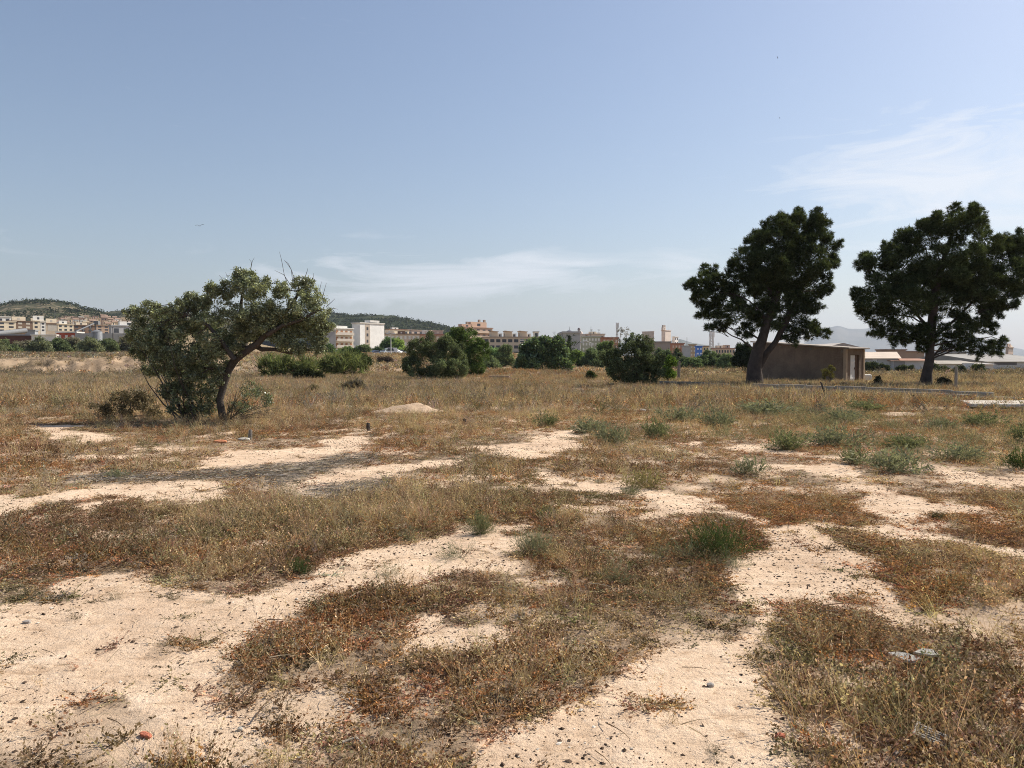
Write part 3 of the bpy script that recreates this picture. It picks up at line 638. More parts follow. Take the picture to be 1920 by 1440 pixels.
def limb(tb, a, b, r0, r1, r, wob=.12, n=5, seg=6):
    a = np.array(a, float); b = np.array(b, float); L = np.linalg.norm(b - a); pts = []
    for i in range(n + 1):
        t = i / n; p = a + (b - a) * t + r.normal(0, wob * L * .35, 3) * math.sin(math.pi * t); p[2] += .10 * L * math.sin(math.pi * t); pts.append(p)
    tb.add(pts, [r0 + (r1 - r0) * (i / n) for i in range(n + 1)], seg)
def auto_blobs(x0, x1, yt, yb, seed, n=9):
    r = np.random.default_rng(seed); w = x1 - x0; h = yb - yt; out = []
    R0 = min(w, h) * .30
    for i in range(n):
        t = (i + .5) / n; x = x0 + w * (.14 + .72 * t); top = math.sin(math.pi * (.14 + .72 * t)) ** .6
        for j in (0, 1):
            rr = R0 * r.uniform(.65, 1.05); y = yb - h * top * r.uniform(.55, .98) + rr * .9 if j == 0 else yb - rr * r.uniform(.6, .95)
            out.append((x + r.normal(0, w * .03), y, rr))
    return out
def plant(name, label, cat, blobs, d, base, tmpls=LEAVES, size=None, col=(.055, .07, .03), k=1.5, seed=1, group=None, mat=None, trunk=None, gap=.34, stem=True, bark=None, zbase=None, **kw):
    """a tree or bush standing at photograph pixel `base` (on the terrain at distance d)"""
    bp = P(base[0], base[1], d); bp.z = hz1(bp.x, bp.y) - .03 if zbase is None else zbase
    root = empty(name, bp, label, cat, group); size = size or max(.12, d / 747 * 2.2); r = np.random.default_rng(seed)
    s, cs = crown_soup(root, blobs, d, tmpls, size, col, k, seed, gap, **kw)
    s.build('crown', mat or FOL, root)
    tb = Tubes(); off = np.array(bp); H = max(c[2] for c, _ in cs) - bp.z
    if trunk is None:
        cx = np.array([0, 0, 0.]); tr = max(.04, H * .022)
        for c, rr in cs:
            if r.random() < .6: limb(tb, cx + r.normal(0, tr * 2, 3) * np.array([1, 1, 0]), c - off, tr * .6, .012, r)
    else:
        nodes, branches = trunk(off, cs, r, tb)
    tb.build('trunk', bark or BARK, root)
    return root
# ---- the two pines
def pine_trunk(pts_px, d, forks=None):
    def f(off, cs, r, tb):
        ch = [np.array(P(x, y, d)) - off for x, y, _ in pts_px]; rd = [q[2] / F * d for q in pts_px]
        ch[0][2] = -.15; tb.add([ch[0] + np.array([0, 0, 0])] + ch[1:], [rd[0] * 1.25] + rd[1:], 10)
        chains = [(ch, rd)]
        for fk in forks or []:
            c2 = [np.array(P(x, y, d + .3)) - off for x, y, _ in fk]; r2 = [q[2] / F * d for q in fk]; tb.add(c2, r2, 8); chains.append((c2, r2))
        for c, rr in cs:
            c = c - off; best = None
            for chn, rds in chains:
                for i, p in enumerate(chn):
                    if i == 0: continue
                    q = np.linalg.norm(c - p) + 2.0 * max(0, p[2] - c[2] + .3)
                    if best is None or q < best[0]: best = (q, p, rds[i])
            limb(tb, best[1], c, min(best[2] * .3, .055), .015, r, .10, 6)
            for _ in range(3): limb(tb, c * .6 + best[1] * .4, c + r.normal(0, rr * .5, 3), .018, .008, r, .1, 3, 4)
        return None, None
    return f
D1 = 48.5; D2 = 45.5
pine1 = [(1500,440,44),(1532,425,30),(1455,440,34),(1425,452,26),(1400,482,32),(1378,505,20),(1450,495,52),(1515,490,48),(1552,465,24),(1390,540,36),(1455,555,50),(1515,545,36),(1345,540,28),
 (1312,535,22),(1296,532,13),(1330,510,16),(1312,560,20),(1335,585,24),(1375,585,36),(1430,598,38),(1490,592,34),(1350,612,14),(1330,613,9),(1395,622,18),(1520,622,20),(1545,627,12),(1485,632,18),
 (1545,548,13),(1530,575,14),(1530,405,14),(1470,418,18),(1440,430,14),(1570,460,10),(1558,490,14),(1548,520,12),(1420,520,34),(1480,520,40)]
plant('pine_tree', 'dark pine leaning over the left end of the small shed, trunk split in two', 'pine tree', pine1, D1, (1418, 714), NEEDLES, .20, (.058, .076, .034), 2.1, 21, 'tall pines by the shed', FOLP,
      pine_trunk([(1416,714,14),(1414,690,13),(1420,660,11),(1428,640,9),(1440,600,7),(1455,560,7),(1470,510,5),(1490,460,3)], D1,
                 [[(1421,692,7),(1436,664,6),(1455,640,5),(1475,600,6),(1500,550,4),(1520,490,3)]]), .30, bark=BARKP, squash=.8, gapscale=.5, outw=.9, tip=(.085, .095, .035), clump=1.1, colvar=.35)
pine2 = [(1800,420,38),(1762,425,30),(1830,405,22),(1738,442,34),(1695,450,26),(1678,475,22),(1640,490,26),(1615,498,14),(1700,500,48),(1775,490,55),(1845,470,40),(1880,470,26),(1905,455,22),(1930,470,34),(1950,500,44),
 (1890,520,40),(1650,530,30),(1640,565,30),(1610,558,14),(1603,545,8),(1620,590,16),(1700,565,52),(1780,565,52),(1850,550,42),(1890,565,22),(1660,605,28),(1645,625,14),(1700,625,28),(1750,625,28),(1800,620,30),(1845,612,24),
 (1830,655,18),(1862,655,18),(1882,640,9),(1800,650,14),(1775,650,12),(1680,640,12),(1730,650,12),(1790,392,12),(1660,465,12),(1860,580,20),(1740,520,40),(1820,520,44),(1915,545,22)]
plant('pine_tree', 'dark broad pine with a single straight trunk right of the shed', 'pine tree', pine2, D2, (1735, 724), NEEDLES, .20, (.058, .076, .034), 2.1, 22, 'tall pines by the shed', FOLP,
      pine_trunk([(1735,725,10.5),(1738,700,9),(1743,675,8),(1744,650,7.3),(1747,610,8),(1752,560,7),(1765,500,5),(1785,440,3)], D2,
                 [[(1744,640,3),(1790,600,2.4),(1830,560,2),(1880,510,2)], [(1746,620,3),(1710,580,2.2),(1670,540,3)]]), .30, bark=BARKP, squash=.8, gapscale=.5, outw=.9, tip=(.085, .095, .035), clump=1.1, colvar=.35)

# ---- the old tree at the left with its thicket of suckers
D0 = 19.6
carob = [(262,608,16),(256,640,14),(300,596,26),(335,585,26),(372,578,26),(408,560,26),(440,540,24),(462,528,20),(450,512,10),(478,545,24),(496,535,14),(530,545,20),(560,535,16),(578,535,12),(590,560,20),(606,590,15),(612,615,13),
 (565,580,28),(525,585,28),(480,585,32),(435,600,34),(385,612,34),(335,625,34),(285,635,26),(262,662,15),(300,668,26),(350,670,30),(395,660,24),(548,625,18),(585,632,17),(604,640,9),(560,650,12),(590,652,10),(530,648,12),(510,622,16),(450,640,18),(420,640,22),
 (330,705,22),(285,695,15),(365,705,18),(400,645,28),(412,690,18),(375,690,28),(318,680,28),(275,660,22),(440,655,16),(405,715,14),(300,640,28),(545,600,24),(575,608,20),(500,602,28),(472,622,22),(602,618,14),(250,585,14),(280,578,16),(246,625,12),(400,545,14),(360,562,16),(600,655,10),(562,656,14),(530,640,18),(480,600,30)]
low = [(360,740,26),(335,735,24),(400,740,16),(385,768,18),(345,745,22),(372,770,18),(310,735,14),(400,760,14)]
def carob_trunk(off, cs, r, tb):
    def ch(pts, dz=0.0, seg=8):
        p = [np.array(P(x, y, D0 + dz)) - off for x, y, _ in pts]; rr = [q[2] / F * D0 for q in pts]; tb.add(p, rr, seg); return list(zip(p, rr))
    main = ch([(424,796,10),(416,775,7),(412,750,6.4),(420,720,6.4),(428,695,7),(440,675,7.6),(458,660,7.6),(482,645,6.6),(500,625,5.4),(520,600,4.2),(545,575,3),(560,550,2.5)], 0, 10)
    b1 = ch([(480,648,6),(490,655,4.5),(515,655,3.5),(545,662,3),(565,658,2.5),(585,655,2)], .15)
    b2 = ch([(500,628,5),(530,610,3.5),(565,600,2.6),(600,580,1.6),(620,582,.8)], -.2)
    b3 = ch([(462,658,6),(455,630,4.5),(450,590,3.5),(455,545,2)], .3)
    b4 = ch([(440,675,5),(415,640,4),(390,610,3),(350,590,1.8)], -.3)
    nodes = [q for b in (main[4:], b1, b2, b3, b4) for q in b]
    # suckers fanning from a second foot
    feet = np.array(P(365, 788, D0 + .1)) - off
    for (tx, ty) in ((262,655),(270,690),(285,640),(300,700),(320,640),(335,690),(350,650),(365,640),(385,650),(400,690),(300,720),(275,720),(345,720),(390,720),(255,615),(330,600),(375,600),(310,670)):
        a = feet + np.array([r.normal(0, .18), r.normal(0, .25), -.05]); b = np.array(P(tx + r.normal(0, 6), ty, D0 + r.normal(0, .7))) - off
        m = (a + b) / 2 + np.array([-.10, 0, -.18]) + r.normal(0, .08, 3); tb.add([a, (a * .6 + m * .4), m, (m + b) / 2 + r.normal(0, .05, 3), b], [.028, .024, .018, .012, .005], 5)
        for _ in range(2):
            q = m + (b - m) * r.uniform(0, .8); e = q + np.array([r.normal(0, .25), r.normal(0, .2), r.uniform(.0, .35)]); tb.add([q, (q + e) / 2 + r.normal(0, .04, 3), e], [.009, .006, .003], 4)
    for c, rr in cs:
        c = c - off; p, rd = min(nodes, key=lambda q: np.linalg.norm(q[0] - c)); limb(tb, p, c, min(rd * .5, .05), .008, r, .15, 4, 5)
    # dead twigs above the crown
    for pts in ([(540,535),(533,515),(528,488),(524,472)], [(549,530),(546,505),(535,490)], [(552,528),(548,510),(541,495),(532,487)], [(545,535),(532,515),(515,507)], [(470,505),(472,492),(467,486)], [(470,505),(473,490),(477,483)],
                [(420,532),(416,522),(411,516)], [(425,530),(426,520),(423,510)], [(604,560),(608,545),(612,530)], [(600,560),(600,540),(603,528)], [(612,590),(622,583),(635,590)], [(612,585),(625,578),(634,580)], [(612,575),(622,566),(628,560)], [(572,520),(576,508),(577,503)],
                [(590,545),(587,528),(588,512)]):
        dz = r.normal(0, .2); tb.add([np.array(P(x, y, D0 + dz)) - off for x, y in pts], [.010] + [.007] * (len(pts) - 2) + [.003], 4)
    # bare low stems springing out on the right of the foot
    foot = np.array(P(428, 792, D0 - .1)) - off
    for i in range(34):
        tx = r.uniform(430, 525); ty = 705 + (tx - 430) * .55 + r.uniform(0, 55); b = np.array(P(tx, min(ty, 782), D0 + r.normal(0, .5))) - off; a = foot + np.array([r.normal(0, .08), r.normal(0, .1), 0])
        m = (a + b) / 2 + np.array([0, 0, .06]); tb.add([a, m, b], [.010, .007, .003], 4)
    return None, None
s_root = plant('old_tree', 'leaning grey-green tree with a crooked trunk and a thicket of suckers', 'tree', carob, D0, (424, 792), LEAVES, .09, (.225, .25, .145), 1.35, 31, None, FOLG, carob_trunk, .37,
               squash=.95, gapscale=.45, shell=.5, colvar=.3, tip=(.17, .175, .10))
s2, _ = crown_soup(s_root, low + [(470,735,22),(450,762,16),(500,750,12),(330,762,16),(365,700,24),(320,725,22),(395,735,22),(350,775,14)], D0, LEAVES, .09, (.16, .18, .10), .5, 33, .40); s2.build('sucker_leaves', FOLG, s_root)

# ---- bushes on the field, each one a thing
def bush(name, label, cat, x0, x1, yt, yb, d, seed, **kw):
    n = kw.pop('n', 7); bl = kw.pop('blobs', None) or auto_blobs(x0, x1, yt, yb, seed, n)
    return plant(name, label, cat, bl, d, ((x0 + x1) / 2, yb), seed=seed, **kw)
bush('shrub', 'dry brown shrub in the shade left of the old leaning tree', 'shrub', 165, 300, 738, 788, 20.3, 41, blobs=[(185,768,16),(212,757,20),(248,752,24),(278,762,22),(235,776,18),(205,780,12),(288,780,14),(262,740,14),(230,742,12)], col=(.15,.125,.08), size=.085, k=.6, gap=.38, clump=.8)
bush('round_tree', 'dense dark evergreen bush, the big round one in the middle of the field edge', 'bush', 752, 872, 632, 716, 57, 42, blobs=[(785,665,26),(775,690,20),(815,655,26),(845,660,26),(855,690,22),(825,690,26),(800,700,18),(840,705,16),(765,680,12),(790,645,14),(862,670,14),(835,640,14)], col=(.14,.17,.09), tmpls=LEAVES, k=1.3, gap=.3)
bush('leafy_tree', 'brighter green tree just behind the big round evergreen bush', 'tree', 840, 920, 612, 704, 68, 43, blobs=[(855,635,20),(880,640,22),(895,665,22),(880,690,18),(860,625,12),(905,650,12),(900,690,14),(845,640,16),(870,665,20)], col=(.11,.16,.055), k=1.4)
bush('fig_tree', 'broad-leaved dark green fig bush in the middle distance', 'fig tree', 968, 1070, 634, 700, 82, 44, blobs=[(990,660,16),(1010,652,18),(1032,650,18),(1050,665,18),(1060,685,12),(1035,680,20),(1005,682,20),(985,680,16),(1020,640,9),(1045,645,11),(998,644,8),(970,690,8)], tmpls=BROAD, col=(.115,.165,.075), k=1.9, gap=.3, mat=FOLG)
bush('evergreen_bush', 'tall dark bush with bare twigs on top, left of the wooden post', 'bush', 1120, 1248, 616, 728, 44, 45, blobs=[(1195,640,16),(1180,655,22),(1210,655,18),(1160,670,24),(1140,672,14),(1128,665,8),(1200,680,30),(1225,680,20),(1165,700,24),(1205,712,24),(1235,700,14),(1240,670,8),(1180,690,30),(1150,690,16),(1180,722,14),(1215,725,12)], size=.15, col=(.125,.155,.085), k=1.1, gap=.34, tip=(.10,.12,.07))
bush('leafy_shrub', 'bright green young shrub between the tall dark bush and the wooden post', 'shrub', 1240, 1270, 662, 708, 50, 46, col=(.13,.20,.045), k=1.3, n=4, size=.16)
bush('dead_bush', 'bare grey dead bush standing up behind the tall dark bush', 'bush', 1150, 1185, 606, 690, 58, 47, col=(.2,.19,.18), k=.05, n=4, size=.12)
bush('reed_clump', 'fresh green cane thicket right of the old leaning tree', 'reeds', 474, 605, 655, 706, 64, 48, tmpls=REEDS, col=(.17,.20,.085), k=4.2, size=.95, outw=.1, n=9, clump=0, gap=.42, gapscale=1.2, colvar=.3)
bush('reed_clump', 'fresh green cane thicket ending below the white apartment block', 'reeds', 585, 690, 655, 704, 68, 49, tmpls=REEDS, col=(.18,.21,.09), k=4.2, size=.95, outw=.1, n=8, clump=0, gap=.42, gapscale=1.2, colvar=.3)
bush('dark_shrub', 'low dark shrub at the foot of the green canes', 'shrub', 545, 612, 686, 712, 58, 50, col=(.035,.042,.022), k=1.2)
bush('green_shrub', 'dark green shrubs climbing above the canes below the white block', 'shrub', 640, 695, 650, 684, 90, 51, col=(.045,.07,.028))
bush('dead_shrub', 'purplish brown dry shrub on the slope under the parked cars', 'shrub', 705, 738, 664, 680, 120, 52, col=(.10,.075,.065), k=1.0)
bush('thorn_bush', 'grey twiggy bush in the dry grass in front of the green canes', 'bush', 632, 695, 708, 738, 36, 53, col=(.15,.13,.10), k=.35, size=.12)
bush('thorn_bush', 'small olive twiggy bush in the dry grass right of the old tree', 'bush', 565, 605, 718, 740, 36, 54, col=(.12,.115,.06), k=.4, size=.11)
bush('small_bush', 'tiny green bush beside the sandy strip left of the tall dark bush', 'bush', 1098, 1118, 695, 710, 62, 55, col=(.06,.08,.03), n=4)
bush('small_tree', 'thin yellowish sapling growing against the shed wall', 'sapling', 1538, 1568, 683, 716, 46, 56, col=(.15,.14,.05), k=.7, n=3, size=.10, blobs=[(1548,698,8),(1560,692,7),(1556,703,7),(1545,706,6)])
bush('dark_bush', 'big dark green bush behind the pine left of the shed', 'bush', 1374, 1420, 640, 686, 85, 57, col=(.035,.05,.025), n=6, k=1.7)
bush('low_bush', 'low dark green bush at the right edge beyond the channel', 'bush', 1872, 1930, 704, 724, 58, 58, col=(.05,.065,.03), n=6)
bush('weed_plant', 'small dark weed standing right of the shed door', 'plant', 1638, 1654, 706, 724, 45, 59, col=(.05,.05,.03), n=3)
bush('weed_plant', 'brownish bush at the foot of the right pine', 'bush', 1752, 1785, 705, 730, 44.5, 60, col=(.09,.08,.05), n=5, k=.8)
for i, (a, b, t) in enumerate(((1618,1645,672),(1640,1668,680),(1676,1716,682),(1740,1762,680),(1755,1785,686),(1785,1815,684),(1818,1850,682))):
    bush('wall_shrub', ['round grey-green shrub just right of the shed', 'low shrub below the long white wall right of the shed', 'spreading shrub before the shed wall with the doorway', 'shrub rising behind the trunk of the right pine', 'low shrub between the right pine and the grey post', 'low shrub behind the top of the grey post', 'shrub before the white box at the right'][i], 'shrub', a, b, t, 700 if i > 2 else 694, 96 - i, 70 + i, col=(.07,.085,.045), n=5, group='shrubs along the white sheds')
# hedge row at the left
for i in range(9):
    x = -20 + i * 31; bush('hedge_bush', 'grey-green bush in the row before the factory at the left', 'bush', x - 28, x + 30, 627 + (i * 7) % 8, 664, 172 + (i % 3) * 4, 80 + i, col=[(.20,.22,.13), (.16,.195,.10), (.22,.205,.145)][i % 3], n=7, k=2.2, group='row of bushes before the factory')
# trees and bushes that close the field in the middle and right
for i, (a, b, t, bb, d, c, lb) in enumerate((
    (590,632,643,662,210,(.045,.065,.028),'dark green street tree left of the white block, under the balconied flats'),
    (630,665,646,668,200,(.05,.075,.03),'dark green tree at the left foot of the white block'),
    (665,695,645,660,220,(.055,.07,.035),'flat-topped small tree before the white block'),
    (698,724,650,665,225,(.035,.05,.025),'dark tree beside the parked cars'),
    (716,742,630,660,235,(.05,.075,.03),'taller green tree behind the street lamp'),
    (736,758,632,662,232,(.10,.135,.04),'light yellow-green tree right of the street lamp'),
    (905,950,636,690,125,(.06,.09,.04),'green tree in the gap between the leafy tree and the fig'),
    (934,962,644,694,108,(.07,.085,.045),'grey-green tree close to the left of the fig'),
    (895,940,662,698,100,(.07,.085,.045),'pale green shrub below the gap trees'),
    (1066,1098,648,688,120,(.08,.11,.035),'bright green tree below the grey blank wall'),
    (1092,1130,646,692,118,(.05,.065,.035),'dull green tree below the greenish flats'),
    (1118,1152,636,680,125,(.06,.08,.035),'green tree rising left of the dead bush'),
    (1225,1262,652,690,130,(.05,.065,.035),'dull tree right of the tall dark bush'),
    (1246,1298,654,690,128,(.04,.05,.03),'dark tree below the brown houses'),
    (1280,1315,664,690,125,(.055,.075,.035),'green bush left of the blue painted house'),
    (1312,1352,650,690,128,(.045,.06,.03),'green tree right of the blue painted house'),
    (1345,1385,662,690,122,(.065,.085,.04),'green bush left of the dark bush by the pine'))):
    bush('background_tree', lb, 'tree', a, b, t, bb, d, 100 + i, col=tuple(2.8 * v for v in c), n=7, k=2.2, group='trees along the edge of the town')
# cypress and palm
root = empty('cypress_tree', P(1067, 662, 150), 'thin dark cypress before the grey blank wall', 'tree'); s, _ = crown_soup(root, [(1067, 632 + i * 4, 1.5 + .28 * i) for i in range(8)], 150, LEAVES, .3, (.025,.032,.018), 3, 140, .2, outw=.2); s.build('crown', FOL, root)
root.location.z = hz1(root.location.x, 150); [setattr(c, 'location', Vector(P(1067, 662, 150)) - root.location) for c in root.children]
tb = Tubes(); tb.add([(0, 0, -.3), (0, 0, 3.5)], [.16, .1], 7); tb.build('trunk', BARK, root)
def palm(px, py, ytop, d, label, seed):
    p = P(px, py, d); p.z = hz1(p.x, d); root = empty('palm_tree', p, label, 'palm tree'); r = np.random.default_rng(seed); H = P(px, ytop, d).z - p.z
    tb = Tubes(); tb.add([(0, 0, -.2), (.05, 0, H * .6), (0, 0, H)], [.28, .2, .18], 8); tb.build('trunk', BARK, root)
    s = Soup()
    for i in range(26):
        t = TM(); a = r.uniform(0, 6.28); e = r.uniform(-.3, 1.3); dd = dirv(a, e); q = np.array([0, 0, H]); pts = [q]
        for k in range(5): dd = dd + np.array([0, 0, -.22]); dd /= np.linalg.norm(dd); q = q + dd * .55; pts.append(q)
        t.blade(pts, .05, 1, r)
        for q1 in pts[1:]:
            for k in range(4): t.tri(q1, dd + r.normal(0, .7, 3), .6, .05, r.uniform(.7, 1.3), r)
        V, T, c = t.out(); s.add(V.astype(np.float32), T, (np.array((.05,.07,.035))[None] * c[:, None]).astype(np.float32))
    s.build('crown', FOL, root)
palm(1057, 672, 655, 118, 'small palm right behind the fig tree', 151)
palm(1205, 660, 640, 240, 'palm in front of the tall pale flats', 152)
# ------------------------------------------------------------------ the shed
WALLS = m_wall('shed_render', (.205, .155, .115), .28, .9, .95, .7, .3); TRIM = m_wall('shed_trim', (.40, .31, .22), .15, 1.2, .95, .4, .1)
DOORM = m_wall('door_paint', (.74, .73, .70), .12, 2.5, .7, .2, .25); ROOFM = m_wall('roof_sheet', (.36, .31, .26), .2, 1.0, .9, .3)
def shed():
    # local x runs along the end wall (door side), local y back along the long wall; the near corner is the origin
    ang = math.atan2(.6, .8); root = empty('small_shed', (SH.x, 51.0, -.02), 'low brown rendered shed with a flat sloping roof and a pale door', 'shed', None, ang)
    W_, L_, H0, H1 = 2.45, 7.4, 2.42, 2.98; th = .22
    b = Boxes()
    b.hexa([(0,0,-.3),(th,0,-.3),(th,L_,-.3),(0,L_,-.3),(0,0,H0),(th,0,H0),(th,L_,H1),(0,L_,H1)])          # long wall
    b.hexa([(W_-th,0,-.3),(W_,0,-.3),(W_,L_,-.3),(W_-th,L_,-.3),(W_-th,0,H0),(W_,0,H0),(W_,L_,H1),(W_-th,L_,H1)])
    b.box(th, W_-th, L_-th, L_, -.3, H1 - .02); b.build('wall', WALLS, root)
    e = Boxes(); d0, d1, dh = .62, 1.78, 2.02
    e.box(th+.002, d0, .0, th, -.3, H0 - .01); e.box(d1, W_-th-.002, 0, th, -.3, H0 - .01); e.box(d0, d1, 0, th, dh, H0 - .01); e.build('end_wall', WALLS, root)
    Boxes().box(-.03, .17, -.05, .16, -.3, H0 - .03).build('corner_pillar', TRIM, root, .01); Boxes().box(W_-.17, W_+.03, -.05, .16, -.3, H0 - .03).build('corner_pillar', TRIM, root, .01)
    dr = Boxes()
    for k in range(5): dr.box(d0 + .02 + k * .155, d0 + .165 + k * .155, .12, .155, 0.02, dh - .03)
    dr.box(d0 + .02, d0 + .78, .10, .118, .35, .47); dr.box(d0 + .02, d0 + .78, .10, .118, 1.5, 1.62)
    do = dr.build('door', DOORM, root, .006); h = Boxes(); h.box(d0 + .68, d0 + .72, .05, .098, 1.0, 1.14); h.build('handle', m_wall('rusty_iron', (.12,.07,.045), .2, 6), do)
    Boxes().box(d0 + .81, d1 - .0, .115, .15, 0, dh - .02).build('door_leaf', m_wall('door_dark', (.13, .085, .06), .2, 3), root)
    r = Boxes(); ov = .14
    r.hexa([(-ov,-.32,H0+.0),(W_+ov,-.32,H0+.0),(W_+ov,L_+ov,H1+.03),(-ov,L_+ov,H1+.03),(-ov,-.32,H0+.09),(W_+ov,-.32,H0+.09),(W_+ov,L_+ov,H1+.12),(-ov,L_+ov,H1+.12)]); r.build('roof', ROOFM, root, .01)
    for i, y in enumerate((.15, 2.5, 4.9, 7.0)): Boxes().box(-.05, .001, y, y + .16, H0 + (H1-H0)*y/L_ - .26, H0 + (H1-H0)*y/L_ - .1).build('beam_end', WOOD, root)
shed()
# concrete channel running past the shed: two rims, a bed
def channel():
    pts = CH
    root = empty('concrete_channel', (pts[2][0], pts[2][1], 0), 'long cracked concrete irrigation channel crossing the field before the shed', 'water channel'); ox, oy = pts[2]
    def strip(name, o0, o1, z0, z1, mat):
        b = Boxes()
        for i in range(len(pts) - 1):
            a = Vector((pts[i][0] - ox, pts[i][1] - oy)); c = Vector((pts[i+1][0] - ox, pts[i+1][1] - oy)); t = (c - a).normalized(); n = Vector((-t.y, t.x)); m = int((c - a).length / 2.2) + 1
            for k in range(m):
                p = a + (c - a) * (k / m) ; q = a + (c - a) * ((k + .985) / m); dz = random.uniform(-.07, .03); s_ = random.uniform(-.03, .03)
                dz = dz if random.random() > .2 else min(dz, .12 - z1)
                e = [p + n * (o0 + s_), q + n * (o0 + s_), q + n * (o1 + s_), p + n * (o1 + s_)]
                b.hexa([(v.x, v.y, z0) for v in e] + [(v.x, v.y, z1 + dz) for v in e])
        return b.build(name, mat, root, .015)
    strip('rim', -.16, .0, -.3, .20, CONC); strip('rim', .95, 1.13, -.3, .32, CONC); strip('bed', .003, .945, -.3, .05, m_wall('silt', (.12, .09, .065), .3, 2))
channel()
b = Boxes(); b.hexa([(0,0,0),(4.5,-.6,0),(5.4,1.9,0),(.9,2.1,0),(.05,.05,.12),(4.5,-.55,.12),(5.3,1.85,.14),(.9,2.05,.12)])
o = b.build('concrete_slab', m_wall('pale_slab', (.50,.44,.36), .3, 1.4, .95, .6), None, .03); o.location = (P(1805, 764, 25).x, 24.6, .06); tag(o, 'pale flat concrete slab lying in the weeds at the right edge', 'slab')
b = Boxes(); b.box(-.8, .8, -.35, .35, -.1, .30); b.box(-.84, .84, -.4, .4, .302, .38); b.box(.86, 1.0, -.2, .25, -.1, .28)
o = b.build('concrete_block', m_wall('brown_block', (.30, .22, .17), .3, 2, .95, .6), None, .02); bp = G(936, 713.5); o.location = (bp.x, bp.y, hz1(bp.x, bp.y)); o.rotation_euler.z = R(-4); tag(o, 'low brown masonry box with a pale lid right of the round bush', 'masonry block')
b = Boxes(); b.box(-.35, .35, -.3, .3, -.1, .62); o = b.build('white_rock', m_wall('whitewash', (.72, .69, .62), .2, 2, .95, .6), None, .12); bp = P(1623, 712, 53); o.location = (bp.x, 53, hz1(bp.x, 53)); tag(o, 'whitewashed stone block right beside the shed door', 'stone block')

# posts, stakes and stumps
def post(name, label, cat, px, base, top, d, w, lean=(0, 0), mat=WOOD, group=None, knots=True):
    p = P(px, base, d); z0 = hz1(p.x, d); H = P(px, top, d).z - z0; r = np.random.default_rng(int(px)); tb = Tubes()
    pts = [(0, 0, -.25), (.01, 0, 0)] + [(lean[0] * H * t + r.normal(0, .006), lean[1] * H * t, H * t) for t in (.3, .6, .85, 1)]; tb.add(pts, [w] * 4 + [w * .95, w * .85], 9)
    V = np.concatenate(tb.V); n = len(V); V = np.r_[V, [[pts[-1][0], pts[-1][1], H + .004]]]; T = np.concatenate(tb.T); T = np.r_[T, [(n - 9 + k, n - 9 + (k + 1) % 9, n) for k in range(9)]]
    o = np_mesh(name, V, T, mat, None, None, False); o.location = (p.x, d, z0); tag(o, label, cat, group); return o
post('fence_post', 'thick weathered wooden post right of the bright green shrub', 'post', 1273, 713, 677, 57, .11)
post('fence_post', 'grey concrete post standing right of the right pine', 'post', 1792, 732, 687, 39.5, .075, mat=CONC)
post('wooden_stake', 'dark charred stake leaning to the left before the channel and the shed', 'stake', 1549, 746, 716, 32.3, .035, (-.33, .1), BARK)
post('wooden_stake', 'thin upright stake against the shed wall beside the pine', 'stake', 1441, 718, 702, 49.5, .025)
post('tree_stump', 'short dark stump left of the sandy mound, by the pale ground', 'stump', 691, 808, 793, GD(808), .045, mat=BARK, group='cut stakes in the field')
post('tree_stump', 'short dark stump with a white stone at its foot, below the mound', 'stump', 871, 796, 785, GD(796), .04, mat=BARK, group='cut stakes in the field')
post('tree_stump', 'short stump below the old leaning tree, right of its trunk', 'stump', 469, 824, 806, GD(824), .04, mat=WOOD, group='cut stakes in the field')
post('tree_stump', 'tiny dark stump at the left on the sandy ground', 'stump', 167, 833, 827, GD(833), .04, mat=BARK, group='cut stakes in the field')
# stones and litter
def chunk(name, label, cat, px, py, sx, sy, sz, mat, seed, rz=0.0, tilt=0.0):
    r = np.random.default_rng(seed); import bmesh
    bm = bmesh.new(); bmesh.ops.create_icosphere(bm, subdivisions=2, radius=1.0)
    for v in bm.verts:
        q = max(abs(v.co.x), abs(v.co.y), abs(v.co.z)); v.co = v.co / q ** .55; v.co *= 1 + r.normal(0, .06); v.co = Vector((v.co.x * sx, v.co.y * sy, v.co.z * sz))
    me = bpy.data.meshes.new(name); bm.to_mesh(me); bm.free(); me.materials.append(mat); o = bpy.data.objects.new(name, me); COL.objects.link(o)
    p = G(px, py); o.location = (p.x, p.y, hz1(p.x, p.y) + sz * .55); o.rotation_euler = (tilt, tilt * .5, rz); tag(o, label, cat); return o
RED = m_wall('red_brick', (.50, .17, .10), .2, 12, .9, .4); WHITE = m_wall('broken_plaster', (.46, .43, .37), .25, 10, .9, .4)
chunk('brick_shard', 'small red brick shard among the weeds at the bottom left', 'brick shard', 273, 1383, .032, .014, .012, RED, 1, -.5)
chunk('brick_shard', 'orange brick fragment at the edge of the weeds near the bottom right', 'brick shard', 1462, 1388, .022, .013, .012, RED, 2, .1)
chunk('tile_fragment', 'flat orange tile fragment lying left of the stump below the old tree', 'tile fragment', 413, 829, .13, .08, .035, m_wall('tile_orange', (.55, .22, .11), .2, 6), 3)
chunk('white_stone', 'whitish stone at the foot of the stump below the old tree', 'stone', 457, 825, .12, .07, .04, WHITE, 4)
chunk('white_stone', 'pale flat stone in the weeds at the lower left, alone on the sand', 'stone', 450, 1373, .012, .01, .01, WHITE, 5)
chunk('field_stone', 'small dark stone on the sand at the lower left', 'stone', 50, 1171, .022, .015, .013, m_wall('grey_stone', (.30,.27,.24), .2, 8), 6)
chunk('field_stone', 'dark stone on the sand at the lower right beside the weeds', 'stone', 1332, 1288, .018, .014, .012, m_wall('grey_stone', (.30,.27,.24), .2, 8), 7)
chunk('field_stone', 'stone lying on the sandy field below the leaning shed stake', 'stone', 1205, 770, .10, .07, .05, WHITE, 8)
